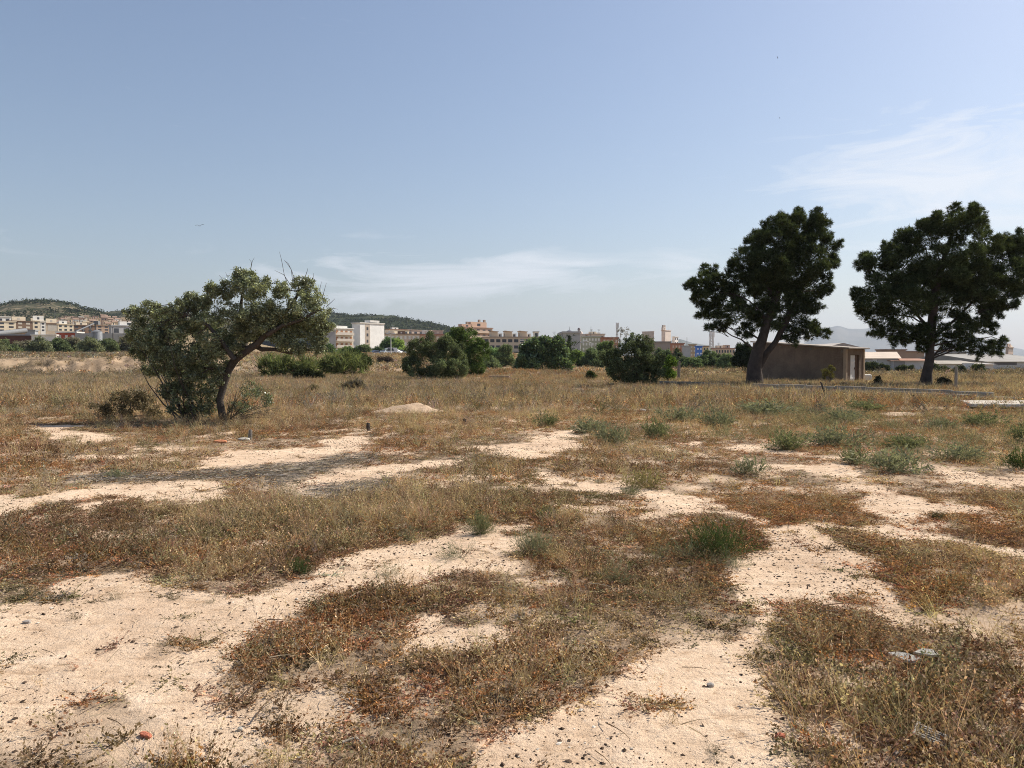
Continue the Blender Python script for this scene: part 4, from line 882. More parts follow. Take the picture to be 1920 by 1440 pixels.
def shard(label, px, py, pts, z, rz):
    import bmesh
    bm = bmesh.new(); lo = [bm.verts.new((x, y, -.006 + .12 * y * z)) for x, y in pts]; hi = [bm.verts.new((x * .97, y * .97, .006 + .12 * y * z + .02 * x)) for x, y in pts]; n = len(pts)
    bm.faces.new(hi); bm.faces.new(lo[::-1]); [bm.faces.new((lo[i], lo[(i+1) % n], hi[(i+1) % n], hi[i])) for i in range(n)]
    me = bpy.data.meshes.new('plaster_shard'); bm.to_mesh(me); bm.free(); me.materials.append(WHITE); o = bpy.data.objects.new('plaster_shard', me); COL.objects.link(o)
    p = G(px, py); o.location = (p.x, p.y, hz1(p.x, p.y) + .07); o.rotation_euler = (R(14), R(-6), rz); tag(o, label, 'plaster shard')
shard('white broken plaster shard in the weeds, the left one of the pair', 1694, 1259, [(-.065,.04),(-.02,.045),(.03,.03),(.08,-.01),(.04,-.03),(-.01,-.015)], 1, -.2)
shard('white broken plaster shard in the weeds, the right one with the folded edge', 1738, 1252, [(-.06,.03),(0,.045),(.045,.03),(.06,-.015),(.02,-.01)], 1, .05)
def grate():
    p = G(1772, 1408); root = empty('broken_grate', (p.x, p.y, hz1(p.x, p.y) + .03), 'grey ribbed plastic grate half buried in the weeds at the bottom right', 'grate', None, R(-38))
    for k in range(6):
        b = Boxes(); b.box(-.10, .10, -.045 + k * .016, -.037 + k * .016, 0, .009); b.build('slat', m_wall('grey_plastic', (.22,.20,.175), .2, 4, .6), root)
    [Boxes().box(x, x + .014, -.05, .05, -.004, .012).build('end_bar', MATS['grey_plastic'], root) for x in (-.115, .101)]
    root.rotation_euler = (R(8), R(10), R(-38))
grate()
def branch(label, pts, r0, seed, mat, z=.02):
    tb = Tubes(); q = [G(*p) for p in pts]; o0 = q[0]; tb.add([(v.x - o0.x, v.y - o0.y, (z * .4 + .006 * (i % 2))) for i, v in enumerate(q)], [r0 * (1 - .6 * i / len(q)) for i in range(len(q))], 6)
    o = tb.build('dead_branch', mat); o.location = (o0.x, o0.y, hz1(o0.x, o0.y)); tag(o, label, 'branch')
PALEW = m_wall('bleached_wood', (.36, .31, .25), .2, 8)
branch('bleached forked stick on the sand at the lower left', [(166,1303),(176,1296),(187,1288),(198,1282)], .004, 1, PALEW)
branch('grey dead branch lying in the weeds at the bottom of the field', [(642,1398),(668,1392),(690,1412),(696,1425)], .008, 2, PALEW, .05)
branch('thin pale stick in the weeds at the bottom, beside the grey branch', [(650,1322),(668,1325),(686,1324)], .005, 3, PALEW, .04)
branch('pale curved stick at the bottom right left of the grate', [(1676,1430),(1700,1418),(1712,1410)], .007, 4, PALEW, .06)
# green shrubs of the field, each one alone
GS = [t_shrub(400 + i, 64, .4, 15, .05, .003) for i in range(4)]; GP = [t_shrub(420 + i, 30, .42, 9, .05, .0027, 1.3) for i in range(3)]
GFAR = [t_shrub_far(440 + i) for i in range(4)]
def gshrub(label, px, base, hpx, wpx, col, seed, thin=False, cat='shrub'):
    p = G(px, base); d = p.y; p.z = hz1(p.x, p.y) - .01; H = hpx / F * d; Wd = wpx / F * d; r = np.random.default_rng(seed); s = Soup(); nn = 3 if d < 12 else 4; T = (GP if thin else GS) if d < 9 else GFAR; tw = 1 if d < 8 else min(3.5, d / 8)
    offs = np.c_[r.normal(0, Wd * .16, nn), r.normal(0, Wd * .12, nn), np.zeros(nn)]
    for k in range(nn):
        V, TT, c = T[(seed + k) % len(T)]; sc = np.array([[Wd * .62 / .42, Wd * .62 / .42, 1.2 * H / .42 * r.uniform(.8, 1.1)]]) * (.8 if k else 1)
        s.inst((V, TT, c), offs[k:k+1], yaw(1, .08, r), sc, np.array([col]) * r.uniform(.9, 1.1))
    o = s.build('green_shrub', FOL); o.location = p
    tag(o, label, cat, 'green shrubs scattered over the field'); return o
LG = (.165, .18, .10); GG = (.21, .22, .145); DG = (.07, .098, .04)
for i, a in enumerate([
 ('vivid dark green spiky shrub at the edge of the right sand patch', 1352, 1048, 78, 135, DG), ('grey-green shrub above the pale sandy channel in the centre', 905, 1003, 55, 60, LG),
 ('pale wispy grey-green shrub left of the central one', 768, 1012, 38, 60, GG, True), ('sparse low grey-green shrub spread on the central sand', 862, 1045, 40, 85, GG, True), ('sparse little shrub alone on the sand below the others', 730, 1080, 34, 58, LG, True),
 ('grey-green shrub on the right bank of the central sand', 998, 1035, 60, 70, GG), ('soft grey shrub below the vivid green one', 1370, 1068, 40, 80, GG, True), ('small green shrub in the weeds where the sandy channel narrows', 551, 1078, 38, 58, DG),
 ('tiny green tuft on the sand right of centre', 1180, 927, 20, 36, LG), ('large grey-green shrub with pale tips at the right', 1665, 882, 62, 130, GG), ('darker green shrub at the left of the large pale one', 1606, 868, 45, 60, LG),
 ('green shrub in the middle distance below the tall dark bush', 1232, 822, 42, 55, LG), ('grey-green shrub at the end of the upper sand strip', 1142, 832, 48, 60, GG), ('green shrub above the left end of the thin right sand strip', 1478, 842, 46, 80, LG),
 ('pale green shrub in the grass below the channel bend', 1345, 800, 44, 70, GG), ('dark green shrub cut by the right edge of the field', 1912, 878, 44, 50, DG), ('green shrub at the right edge, higher up', 1905, 828, 40, 70, LG),
 ('pale green shrub beside the slab, cut by the right edge', 1918, 766, 16, 40, LG), ('dull green shrub under the low grass, left of the sand strip', 1028, 800, 28, 50, LG), ('grey-green shrub in the brown weeds under the vivid green one', 1150, 1095, 60, 90, GG, True),
 ('tiny green clump in the weeds above the central sand', 1022, 972, 28, 50, LG), ('small bluish green shrub at the left end of the grey litter', 222, 897, 28, 36, GG), ('little green shrub at the right end of the grey litter', 540, 928, 30, 44, LG, True),
 ('grey shrub in the orange grass right of centre', 1410, 888, 44, 56, GG, True), ('grey-green shrub in the rough grass left of the slab', 1760, 806, 30, 60, GG), ('pale green shrub in the rough grass below the stake', 1590, 792, 32, 80, GG),
 ('greyish bush in the grass right of the big pale shrub', 1800, 860, 36, 90, GG), ('pale grey-green bush in the upper grass right of the mound, by the sand', 1105, 812, 34, 70, GG), ('broad grey-green bush below the channel, left of the leaning stake', 1440, 778, 34, 110, GG), ('grey-green bush above the thin sand strip at right centre', 1560, 835, 44, 100, GG),
 ('soft green bush between the sand strip and the slab', 1690, 838, 34, 90, LG), ('pale bush in the grass straight below the wooden post', 1275, 790, 36, 70, GG), ('low grey-green bush at the right, over the small white stone', 1840, 800, 30, 80, LG),
 ('grey-green bush right under the shed, in the shade edge', 1620, 770, 26, 80, LG), ('pale green bush in the brown weeds left of the vivid shrub', 1250, 1060, 50, 90, GG, True), ('scraggy dark weed at the bottom of the right sand patch', 1345, 1420, 34, 56, (.07,.075,.04), True), ('small dark weed on the right orange patch', 1755, 972, 24, 26, (.05,.06,.035)),
 ('pale straw and green clump beside the centre right sand', 1195, 915, 50, 60, (.25,.22,.11), True), ('small sprouting weed on the sand, left one of the row', 218, 1126, 26, 26, (.12,.12,.07), True), ('sprouting weed on the sand, middle one of the row', 327, 1126, 22, 30, (.12,.12,.07), True),
 ('flat weed on the sand, right one of the row', 398, 1132, 12, 26, (.12,.12,.07), True), ('dark broad weed on the sand at the lower left', 148, 1160, 22, 30, (.11,.09,.05), True)]):
    gshrub(a[0], a[1], a[2], a[3], a[4], a[5], 500 + i, *(a[6:]))

# ------------------------------------------------------------------ buildings of the town
WINS = {}
def building(label, x0, x1, yt, yb, d, rgb, floors=3, cols=4, rot=35, side=.3, cat='building', group=None, win='pane', name='town_building', roof='flat', roofc=None, balc=False, blind=None, dep=None, pent=None, wcol=None, hid=3.0, face_win=(0.08, .94), frac=(.5, .5), antenna=0, lside=False):
    wt = (x1 - x0) / F * d; a = R(rot)
    if abs(rot) > 1 and dep is None: W_ = (1 - side) * wt / math.cos(a); D_ = side * wt / math.sin(abs(a))
    else: W_ = wt / max(math.cos(a), .1) if dep is None else (wt - dep * math.sin(abs(a))) / math.cos(a); D_ = dep or 9.0
    zb = P(0, yb, d).z; H = P(0, yt, d).z - zb
    xs = (x0 + (x1 - x0) * side if rot > 1 else (x1 - (x1 - x0) * side if rot < -1 else x0)); c = P(xs, yb, d); tz = min(zb, hz1(c.x, d))
    # origin: the near corner; local +x along the front (to the right when rot >= 0)
    sgn = 1 if rot >= -1 else -1
    root = empty(name, (c.x, d, zb), label, cat, group, a)
    X0, X1 = (0, W_) if sgn > 0 else (-W_, 0)
    b = Boxes(); b.box(X0, X1, 0, D_, min(tz - zb, 0) - hid, H); b.build('wall', wm(rgb), root)
    rc = wm(roofc or tuple(min(1, v * .8) for v in rgb))
    if roof == 'flat': q = Boxes(); t = .05 * H / max(floors, 1); q.box(X0 - .25, X1 + .25, -.25, D_ + .25, H + .003, H + .25 + t); q.build('roof', rc, root)
    elif roof == 'parapet': q = Boxes(); q.box(X0 - .02, X1 + .02, -.02, .2, H + .002, H + .8); q.box(X0 - .02, X0 + .2, .2, D_, H + .002, H + .8); q.box(X1 - .2, X1 + .02, .2, D_, H + .002, H + .8); q.build('parapet', rc, root)
    elif roof.startswith('gable'): q = Boxes(); q.gable(X0 - .3, X1 + .3, -.3, D_ + .3, H + .003, H + .003 + max(1.0, (D_ if roof == 'gablex' else W_) * .22), 'x' if roof == 'gablex' else 'y'); q.build('roof', rc, root)
    elif roof == 'shed': q = Boxes(); q.hexa([(X0-.3,-.5,H-.3),(X1+.3,-.5,H-.3),(X1+.3,D_+.3,H+.9),(X0-.3,D_+.3,H+.9),(X0-.3,-.5,H-.1),(X1+.3,-.5,H-.1),(X1+.3,D_+.3,H+1.1),(X0-.3,D_+.3,H+1.1)]); q.build('roof', rc, root)
    g = GLASS if wcol is None else wm(wcol)
    fh = H / max(floors, 1); cw = W_ / max(cols, 1)
    for f in range(floors):
        for k in range(cols):
            if face_win is None: continue
            wx = X0 + cw * (k + .5); ww = cw * frac[0] * .5; z0 = fh * (f + .5 - frac[1] * .5); z1 = fh * (f + .5 + frac[1] * .5)
            wb = Boxes(); wb.box(wx - ww, wx + ww, -.03, .0, z0, z1); wd_ = wb.build('window', g, root)
        if balc:
            bb = Boxes(); bb.box(X0 + W_ * .04, X1 - W_ * .04, -1.0, -.031, fh * f + .02, fh * f + .18); bb.box(X0 + W_ * .04, X1 - W_ * .04, -1.06, -1.0, fh * f + .02, fh * f + 1.0); bb.build('balcony', wm(balc if isinstance(balc, tuple) else rgb), root)
    if blind:   # windows on the side wall
        n = blind
        for f in range(floors):
            for k in range(n):
                y = D_ * (k + .5) / n; z0 = fh * (f + .3); xx = X0 if sgn > 0 else X1; wb = Boxes(); wb.box(min(xx, xx - .03 * sgn), max(xx, xx - .03 * sgn), y - .5, y + .5, z0, z0 + fh * .4); wb.build('window', g, root)
    for pz in [(a_[0], a_[1], max(a_[2] * .55, .9)) + tuple(a_[3:]) for a_ in pent or []]:   # roof storeys: (from, to, height in m, colour)
        q = Boxes(); q.box(X0 + W_ * pz[0], X0 + W_ * pz[1], D_ * .25, D_ * .8, H + .26 if roof == 'flat' else H + .002, H + pz[2]); q.build('penthouse', wm(pz[3] if len(pz) > 3 else rgb), root)
        if pz[2] > 1.2: w2 = Boxes(); w2.box(X0 + W_ * (pz[0] * .6 + pz[1] * .4), X0 + W_ * (pz[0] * .4 + pz[1] * .6), D_ * .25 - .03, D_ * .25, H + pz[2] * .35, H + pz[2] * .75); w2.build('window', g, root)
    for k in range(antenna):
        tb = Tubes(); ax = X0 + W_ * (.25 + .5 * k); tb.add([(ax, D_ * .4, H), (ax, D_ * .4, H + 2.4)], [.07, .05], 5); tb.add([(ax - .7, D_ * .4, H + 2.2), (ax + .7, D_ * .4, H + 2.25)], [.05, .05], 4); tb.add([(ax - .5, D_ * .4, H + 1.8), (ax + .5, D_ * .4, H + 1.85)], [.05, .05], 4); tb.build('antenna', METAL, root)
    return root, (X0, X1, D_, H, fh)
CR = (.80, .68, .50); CW = (.80, .77, .70); BR = (.22, .145, .10); TN = (.52, .43, .33); GR = (.42, .42, .42); RD = (.42, .13, .08); PK = (.50, .39, .32); OC = (.52, .36, .20)
# left: the first row of flats behind the factory
B = building
B('white and cream block cut by the left edge of the view', -30, 8, 602, 622, 330, CR, 3, 3, 46, 0.15)
B('white house top showing over the roofs at the left edge', -10, 10, 594, 606, 380, CW, 1, 2, 46, 0.2)
B('brown block of flats with a cream top floor at the far left', 8, 60, 602, 624, 340, BR, 3, 5, 46, 0.15, pent=[(.1,.45,4.0,CR),(.6,.9,3.2,CR)], antenna=1, wcol=(.62,.56,.46))
B('cream flats between the brown block and the narrow white one', 60, 76, 602, 624, 335, CR, 3, 2, 46, 0.15, pent=[(.0,.9,4.4,CW)])
B('narrow white house with dark windows beside the cream flats', 75, 82, 604, 622, 330, CW, 3, 1, 46, 0.2)
B('building with a blank beige wall framed in brown', 84, 103, 607, 622, 332, TN, 1, 1, 46, 0.15, roofc=BR, pent=[(.0,.75,4.2,CR)], frac=(.8,.75), wcol=(.50,.46,.40))
B('cream and white flats behind the small garden trees at the left', 104, 127, 608, 628, 330, CR, 3, 3, 46, 0.2, pent=[(.1,.6,3.0,CW)])
B('white workshop building just left of the old tree', 200, 245, 611, 628, 300, GR, 1, 3, 46, 0.2, pent=[(.3,.95,3.6,CW)])
B('brown terraced block below the hillside houses', 127, 178, 610, 628, 360, BR, 3, 5, 46, 0.2, pent=[(.1,.4,2.8,CR),(.6,.8,2.8,CR)])
B('long brown block under the right end of the hillside houses', 175, 205, 610, 626, 350, (.45,.33,.24), 3, 3, 46, 0.2)
# little houses climbing the hill
hr = np.random.default_rng(77); n = 0
for row, (y, d) in enumerate(((610, 430), (606, 500), (602, 580), (598, 660))):
    for k in range(13):
        x = 70 + k * 13.5 + hr.uniform(-4, 4) - row * 2; 
        if x < 82 + row * 8: continue
        if x > 245: continue
        w = hr.uniform(7, 12); h = hr.uniform(4.5, 7.5); ci = int(hr.integers(0, 4)); yb = y + (x - 100) * .012 + hr.uniform(-1, 1)
        cn = ['cream', 'white', 'sandy', 'terracotta'][ci]; tile = hr.random() < .35
        zt = hz1(P(x, 600, d).x, d)
        B('small %s %s house climbing the slope under the left hill' % (cn, 'tile-roofed' if tile else 'flat-roofed'), x, x + w, yb - h, yb, d, [CR, CW, (.62,.48,.33), (.40,.29,.22)][ci], 1, 2, hr.uniform(35, 58), .3, cat='house', group='small houses on the slope under the left hill', name='hillside_house', roof='gablex' if tile else 'flat', roofc=(.27,.185,.14) if tile else None, frac=(.35,.4), hid=14); n += 1
# factory in front
root, q = B('long low red-brown factory hall behind the bushes at the far left', -10, 57, 629, 641, 205, (.13,.06,.045), 1, 0, 5, .05, cat='factory hall', roofc=(.32,.33,.34), hid=1)
root, q = B('red brick factory house with three white windows', 103, 141, 624, 641, 205, (.36,.09,.055), 1, 3, 6, .08, cat='factory house', roofc=(.6,.58,.54), frac=(.42,.5), wcol=(.6,.58,.55), hid=1)
root, q = B('flat white canopy on a post left of the red brick house', 57, 103, 629, 631.5, 203, CW, 1, 0, 4, .04, cat='canopy', name='canopy_roof', roofc=CW, hid=0)
for k in (.02, .5, .97): p = Boxes(); p.box(q[1] * k, q[1] * k + .25, .3, .55, -2.6, -.002); p.build('post', wm(CW), root)
B('grey sheet roofed hall rising behind the canopy', 46, 64, 620, 630, 240, (.34,.36,.38), 1, 0, 8, .1, cat='factory hall', hid=2)
b = Tubes(); a_ = P(-8, 626, 215); c_ = P(48, 620, 225); b.add([a_, c_], [.75, .75], 12); o = b.build('overhead_pipe', METAL); tag(o, 'fat grey inclined pipe over the factory at the left edge', 'pipe')
b = Boxes(); b.box(0, 15.5, 0, .25, -1, 2.3); o = b.build('block_wall', m_wall('wall_blocks', (.44,.42,.38), .1, 1.2), None); p = P(141, 641, 200); o.location = (p.x, 200, p.z); o.rotation_euler.z = R(3); tag(o, 'long grey wall behind the bushes right of the red brick house', 'wall')
def silo():
    p = P(182, 642, 197); root = empty('grain_silo', p, 'grey corrugated metal silo standing before the long grey wall', 'silo'); Rr = 1.25; H = P(182, 622, 197).z - p.z
    b = Boxes(); prof = [(Rr, -.6)]; 
    for k in range(18): z = H * k / 18; prof += [(Rr, z), (Rr + .05, z + H / 36)]
    prof.append((Rr, H)); b.lathe(0, 0, prof, 24); b.build('tank', m_wall('galvanised', (.33,.35,.37), .15, 1.0, .55), root)
    b = Boxes(); b.lathe(0, 0, [(Rr + .08, H + .003), (Rr * .5, H + .35), (.2, H + .5)], 24); b.build('roof', METAL, root)
    b = Boxes(); [b.box(-.2, .2, -Rr - .12, -Rr - .09, z, z + .04) for z in np.arange(.2, H, .35)]; b.box(-.24, -.2, -Rr - .13, -Rr - .08, 0, H); b.box(.2, .24, -Rr - .13, -Rr - .08, 0, H); b.build('ladder', METAL, root)
silo()
def conveyor():
    a = P(142, 622, 215); c = P(180, 605, 222); root = empty('conveyor', (a.x, a.y, a.z), 'inclined conveyor gantry rising behind the silo', 'conveyor'); off = Vector(a); tb = Tubes(); tb.add([(0, 0, 0), tuple(c - off)], [.22, .22], 6); tb.build('belt', METAL, root)
    tb = Tubes()
    for t in (.35, .7, .97): q = (c - off) * t; tb.add([tuple(q), (q.x - .4, q.y, -4)], [.09, .09], 5); tb.add([tuple(q), (q.x + .5, q.y + .5, -4)], [.09, .09], 5)
    tb.build('support_legs', METAL, root); b = Boxes(); b.box(c.x - off.x - .5, c.x - off.x + .9, c.y - off.y - .5, c.y - off.y + .5, c.z - off.z - .6, c.z - off.z + .5); b.build('head_box', METAL, root)
conveyor()
def pole(label, px, base, top, d, r0, mat=METAL, lamp=False, cat='pole', name='utility_pole', group=None, arm=0.0):
    p = P(px, base, d); root = empty(name, p, label, cat, group); H = P(px, top, d).z - p.z; tb = Tubes(); tb.add([(0, 0, -1.0), (0, 0, H * .5), (0, 0, H)], [r0, r0 * .85, r0 * .65], 7); tb.build('pole', mat, root)
    if arm: tb = Tubes(); tb.add([(0, 0, H - .05), (arm * .5, 0, H + .25), (arm, 0, H + .3)], [r0 * .6, r0 * .5, r0 * .45], 6); tb.build('arm', mat, root)
    if lamp:
        b = Boxes()
        if lamp == 'double':
            for s_ in (-1, 1): b = Boxes(); b.hexa([(s_*.1-.05,-.2,H),(s_*1.1,-.2,H+.1),(s_*1.1,.2,H+.1),(s_*.1-.05,.2,H),(s_*.1-.05,-.2,H+.12),(s_*1.1,-.16,H+.3),(s_*1.1,.16,H+.3),(s_*.1-.05,.2,H+.12)]); b.build('lamp_head', wm((.7,.7,.7)), root)
        else: b.box(arm - .15, arm + .65, -.16, .16, H + .22, H + .42); b.build('lamp_head', wm((.6,.6,.6)), root, .04)
    return root
pole('dark utility pole right of the silo', 212, 641, 613, 190, .13, BARK)
pole('white street lamp with a double head by the parked cars', 733, 666, 627, 190, .12, wm((.7,.7,.68)), 'double', 'street lamp', 'street_lamp')
pole('pale lamp post left of the fig tree', 976, 668, 641, 150, .10, wm((.6,.6,.58)), True, 'lamp post', 'street_lamp')
pole('thin pale lamp post below the greenish flats', 1088, 676, 645, 140, .09, wm((.6,.6,.58)), True, 'lamp post', 'street_lamp')
pole('thin pale lamp post with an arm left of the dead bush', 1109, 684, 643, 130, .09, wm((.6,.6,.58)), True, 'lamp post', 'street_lamp', None, -1.4)
pole('thin pole below the blue painted house', 1306, 686, 662, 135, .05, wm((.5,.5,.45)))
pole('thin pole right of the blue painted house', 1323, 686, 650, 135, .06, wm((.5,.5,.45)))
pole('mast with a small head left of the dark bush by the pine', 1380, 668, 650, 300, .16, METAL, True)
pole('thin rod rising from the roofs left of the tall pale flats', 1108, 634, 612, 330, .10)
pole('thin rod rising from the roofs near the ridge', 1288, 645, 632, 420, .14)

# middle of the town
B('grey gabled house behind the right side of the old tree', 597, 626, 620, 665, 255, (.36,.35,.345), 2, 0, 30, .1, roof='gabley', roofc=(.33,.32,.31), cat='house', blind=0)
root, q = B('flats with brown shutters and balconies left of the white block', 624, 656, 616, 664, 270, (.74,.66,.54), 4, 4, 48, .12, balc=(.62,.55,.47), wcol=(.42,.22,.12), roofc=(.8,.77,.7), pent=[(.1,.7,2.0,(.8,.78,.72))])
root, q = B('tall white apartment block with a stair strip, the brightest in the middle', 657, 713, 606, 665, 280, (.88,.86,.81), 5, 0, 50, .33, roofc=(.7,.66,.6))
X0, X1, D_, H, fh = q
b = Boxes(); b.box(X1 * .42, X1 * .80, .02, D_ * .7, H + .55, H + 1.3); b.build('stair_tower', wm((.78,.75,.69)), root)
b = Boxes(); b.box(X1 * .20, X1 * .40, -.06, -.002, fh * .8, H - .3); sp = b.build('stair_strip', wm((.50,.42,.34)), root)
for f in range(4): b = Boxes(); b.box(X1 * .26, X1 * .33, -.10, -.062, fh * (f + .95), fh * (f + .95) + 1.1); b.build('window', GLASS, sp)
B('low white wall building at the foot of the tall white block', 668, 700, 655, 668, 232, (.74,.70,.62), 1, 0, 10, .1, roofc=(.7,.68,.62), cat='wall')
B('long beige row of flats with a dark eave, right of the white block', 715, 786, 627, 662, 300, (.56,.46,.36), 3, 9, 8, .04, roofc=(.24,.15,.11), wcol=(.68,.66,.62), pent=[(.05,.3,3.4,CR),(.4,.6,2.6,BR)], antenna=2)
B('beige and red-brown flats ending behind the round bush', 784, 835, 628, 662, 305, (.50,.32,.23), 3, 5, 8, .05, roofc=(.38,.19,.13), wcol=(.68,.60,.5), pent=[(.1,.35,3.8,CW),(.5,.9,3.6,PK)])
B('cream roof storeys peeping over the long beige row', 722, 762, 618, 640, 380, CR, 2, 3, 48, .2, roofc=(.3,.18,.13), pent=[(.2,.5,2.2,CW)], antenna=1)
B('brownish flats on the slope behind the red-brown row', 755, 800, 619, 640, 400, PK, 2, 4, 48, .2, antenna=1)
B('small cream flats at the foot of the wooded hill', 798, 828, 620, 640, 390, CR, 2, 3, 48, .2, roofc=PK)
root, q = B('terraced pinkish apartment tower with chimneys on top', 856, 922, 614, 662, 300, (.56,.41,.31), 5, 5, 46, .2, balc=(.62,.48,.37), roofc=(.36,.24,.18), pent=[(.0,.35,2.6,(.55,.38,.28)),(.3,.85,4.6,(.60,.42,.31))])
for k in (.2, .62, .8): b = Boxes(); b.box(q[1] * k, q[1] * k + .8, q[2] * .4, q[2] * .4 + .8, q[3] + (1.431 if k < .3 else 2.532), q[3] + (2.5 if k < .3 else 3.6)); b.build('chimney', wm((.35,.28,.22)), root)
root, q = B('long beige terrace of houses with three raised stair boxes', 902, 1010, 633, 668, 240, (.60,.50,.39), 3, 9, 6, .04, roofc=(.46,.36,.28), frac=(.7,.5), dep=12)
for k in (.15, .42, .70):
    b = Boxes(); w0 = q[1] * k; b.box(w0, w0 + q[1] * .13, 3, 9, q[3] + .3, q[3] + 2.1); st = b.build('stair_box', wm((.62,.51,.38)), root); b = Boxes(); b.hexa([(w0-.2,2.6,q[3]+2.2),(w0+q[1]*.15,2.6,q[3]+1.9),(w0+q[1]*.15,9.2,q[3]+1.9),(w0-.2,9.2,q[3]+2.2),(w0-.2,2.6,q[3]+2.4),(w0+q[1]*.15,2.6,q[3]+2.1),(w0+q[1]*.15,9.2,q[3]+2.1),(w0-.2,9.2,q[3]+2.4)]); b.build('roof', wm((.5,.38,.28)), st)
    b = Boxes(); b.box(w0 + q[1] * .135, w0 + q[1] * .22, 4, 7, q[3] + .3, q[3] + 1.5); st = b.build('terrace_wall', wm((.8,.78,.72)), root); b = Boxes(); b.box(w0 + q[1] * .16, w0 + q[1] * .19, 3.96, 3.998, q[3] + .5, q[3] + 1.2); b.build('opening', GLASS, st)
B('small white framed roof room at the right end of the beige terrace', 1000, 1010, 623, 634, 262, (.78,.76,.7), 1, 1, 5, .1, cat='roof room', frac=(.6,.7))
B('low cream houses between the beige terrace and the grey blank wall', 1008, 1030, 633, 655, 300, CR, 2, 2, 48, .2)
B('dull brownish flats right behind the fig tree', 1032, 1057, 634, 662, 270, (.42,.34,.28), 3, 3, 15, .1, antenna=1)
B('grey blank end wall of flats behind the cypress', 1055, 1090, 625, 668, 215, (.40,.40,.395), 1, 0, 2, .02, dep=14, roofc=(.44,.43,.42))
B('greenish grey flats with pale blinds right of the blank wall', 1090, 1126, 632, 668, 222, (.36,.37,.29), 4, 6, 6, .03, wcol=(.66,.66,.62), roofc=(.42,.42,.36), frac=(.55,.5))
B('brick red flats partly hidden by the dead bush', 1126, 1160, 634, 668, 250, (.42,.20,.13), 3, 4, 12, .1, wcol=(.6,.5,.42))
B('pale roofs peeping over the greenish flats', 1098, 1135, 627, 640, 330, (.66,.56,.48), 1, 3, 20, .2, pent=[(.2,.5,2.4,CR),(.6,.8,1.8,CW)], antenna=2)
def church():
    p = P(1078, 640, 330); k = 330 / F; root = empty('domed_church', p, 'church with a dark round dome and a small cupola behind the grey blank wall', 'church')
    def at(px, py): return (px - 1078) * k, (640 - py) * k
    b = Boxes(); b.box(at(1062,0)[0], at(1098,0)[0], 0, 8, -6, at(0,626)[1]); b.build('nave', wm((.62,.52,.45)), root)
    x, _ = at(1069, 0); rr = 6.8 * k; z0 = at(0,626)[1]; z1 = at(0,624)[1]; hh = (624 - 618.5) * k
    b = Boxes(); b.lathe(x, 4, [(rr * 1.02, z0 + .003), (rr * 1.02, z1)], 20); b.build('drum', wm((.66,.56,.48)), root)
    b = Boxes(); b.lathe(x, 4, [(rr * math.cos(t), z1 + .004 + hh * math.sin(t)) for t in np.linspace(0, 1.5, 9)], 20); b.build('dome', wm((.16,.17,.21)), root)
    tb = Tubes(); tb.add([(x, 4, z1 + hh * .95), (x, 4, z1 + hh + 1.6)], [.12, .05], 5); tb.build('finial', METAL, root)
    x, _ = at(1087, 0); b = Boxes(); z2 = at(0,621)[1]; b.lathe(x, 4, [(7 * k, z0 + .003), (7 * k, z2 - .5), (5.5 * k, z2)], 8); b.build('tower_base', wm((.60,.50,.44)), root)
    z3 = at(0, 617.5)[1]; b = Boxes(); b.lathe(x, 4, [(2.6 * k, z2 + .004), (2.6 * k, z3)], 8); b.build('lantern', wm((.40,.36,.34)), root)
    b = Boxes(); b.lathe(x, 4, [(2.9 * k * math.cos(t), z3 + .004 + 3.6 * k * math.sin(t)) for t in np.linspace(0, 1.5, 7)], 12); b.build('cupola', wm((.20,.17,.17)), root)
church()
# tower flats, right centre
B('tall pale block with a dark grid of windows, topped by two vents', 1225, 1243, 622, 668, 420, (.56,.47,.41), 7, 4, 44, .06, roofc=(.6,.5,.44), frac=(.5,.5), dep=8)
root, q = B('tall blank pale slab beside the block with the window grid', 1241, 1261, 620, 668, 424, (.70,.60,.52), 6, 0, 50, .3, roofc=(.6,.5,.44), pent=[(-.15,.25,3.4,(.66,.56,.48))])
for k in (-.12, .1): b = Boxes(); b.box(q[1] * k, q[1] * k + 1.1, q[2] * .3, q[2] * .3 + 1, q[3] + 1.872, q[3] + 3.2); b.build('vent', wm((.45,.4,.36)), root)
B('lower white block right of the tall pale slab', 1261, 1274, 632, 668, 430, (.80,.76,.72), 5, 2, 50, .3)
B('wide dull brown blank wall below the tall pale flats', 1220, 1259, 643, 676, 260, (.34,.29,.25), 1, 0, 3, .03, dep=12)
B('red and brown houses right of the dull brown wall', 1257, 1283, 645, 676, 270, (.40,.20,.13), 3, 4, 10, .1, wcol=(.55,.45,.36))
B('grey house end before the ochre houses', 1280, 1295, 650, 676, 250, (.44,.44,.44), 2, 0, 5, .05)
B('ochre house left of the blue painted one', 1293, 1305, 647, 676, 255, OC, 4, 2, 8, .08, wcol=(.7,.62,.48))
root, q = B('bright blue painted house with white patches', 1305, 1317, 650, 676, 250, (.10,.22,.62), 3, 2, 6, .06, wcol=(.72,.76,.82), frac=(.5,.35))
B('yellowish house right of the blue painted one', 1317, 1329, 650, 676, 262, (.66,.52,.30), 3, 2, 10, .1, roofc=BR)
B('long cream and brown house row at the end of the town', 1338, 1380, 654, 674, 290, (.58,.45,.34), 2, 7, 12, .08, roofc=(.36,.22,.16), pent=[(.15,.45,2.4,CR),(.55,.8,2.8,PK)], antenna=1)
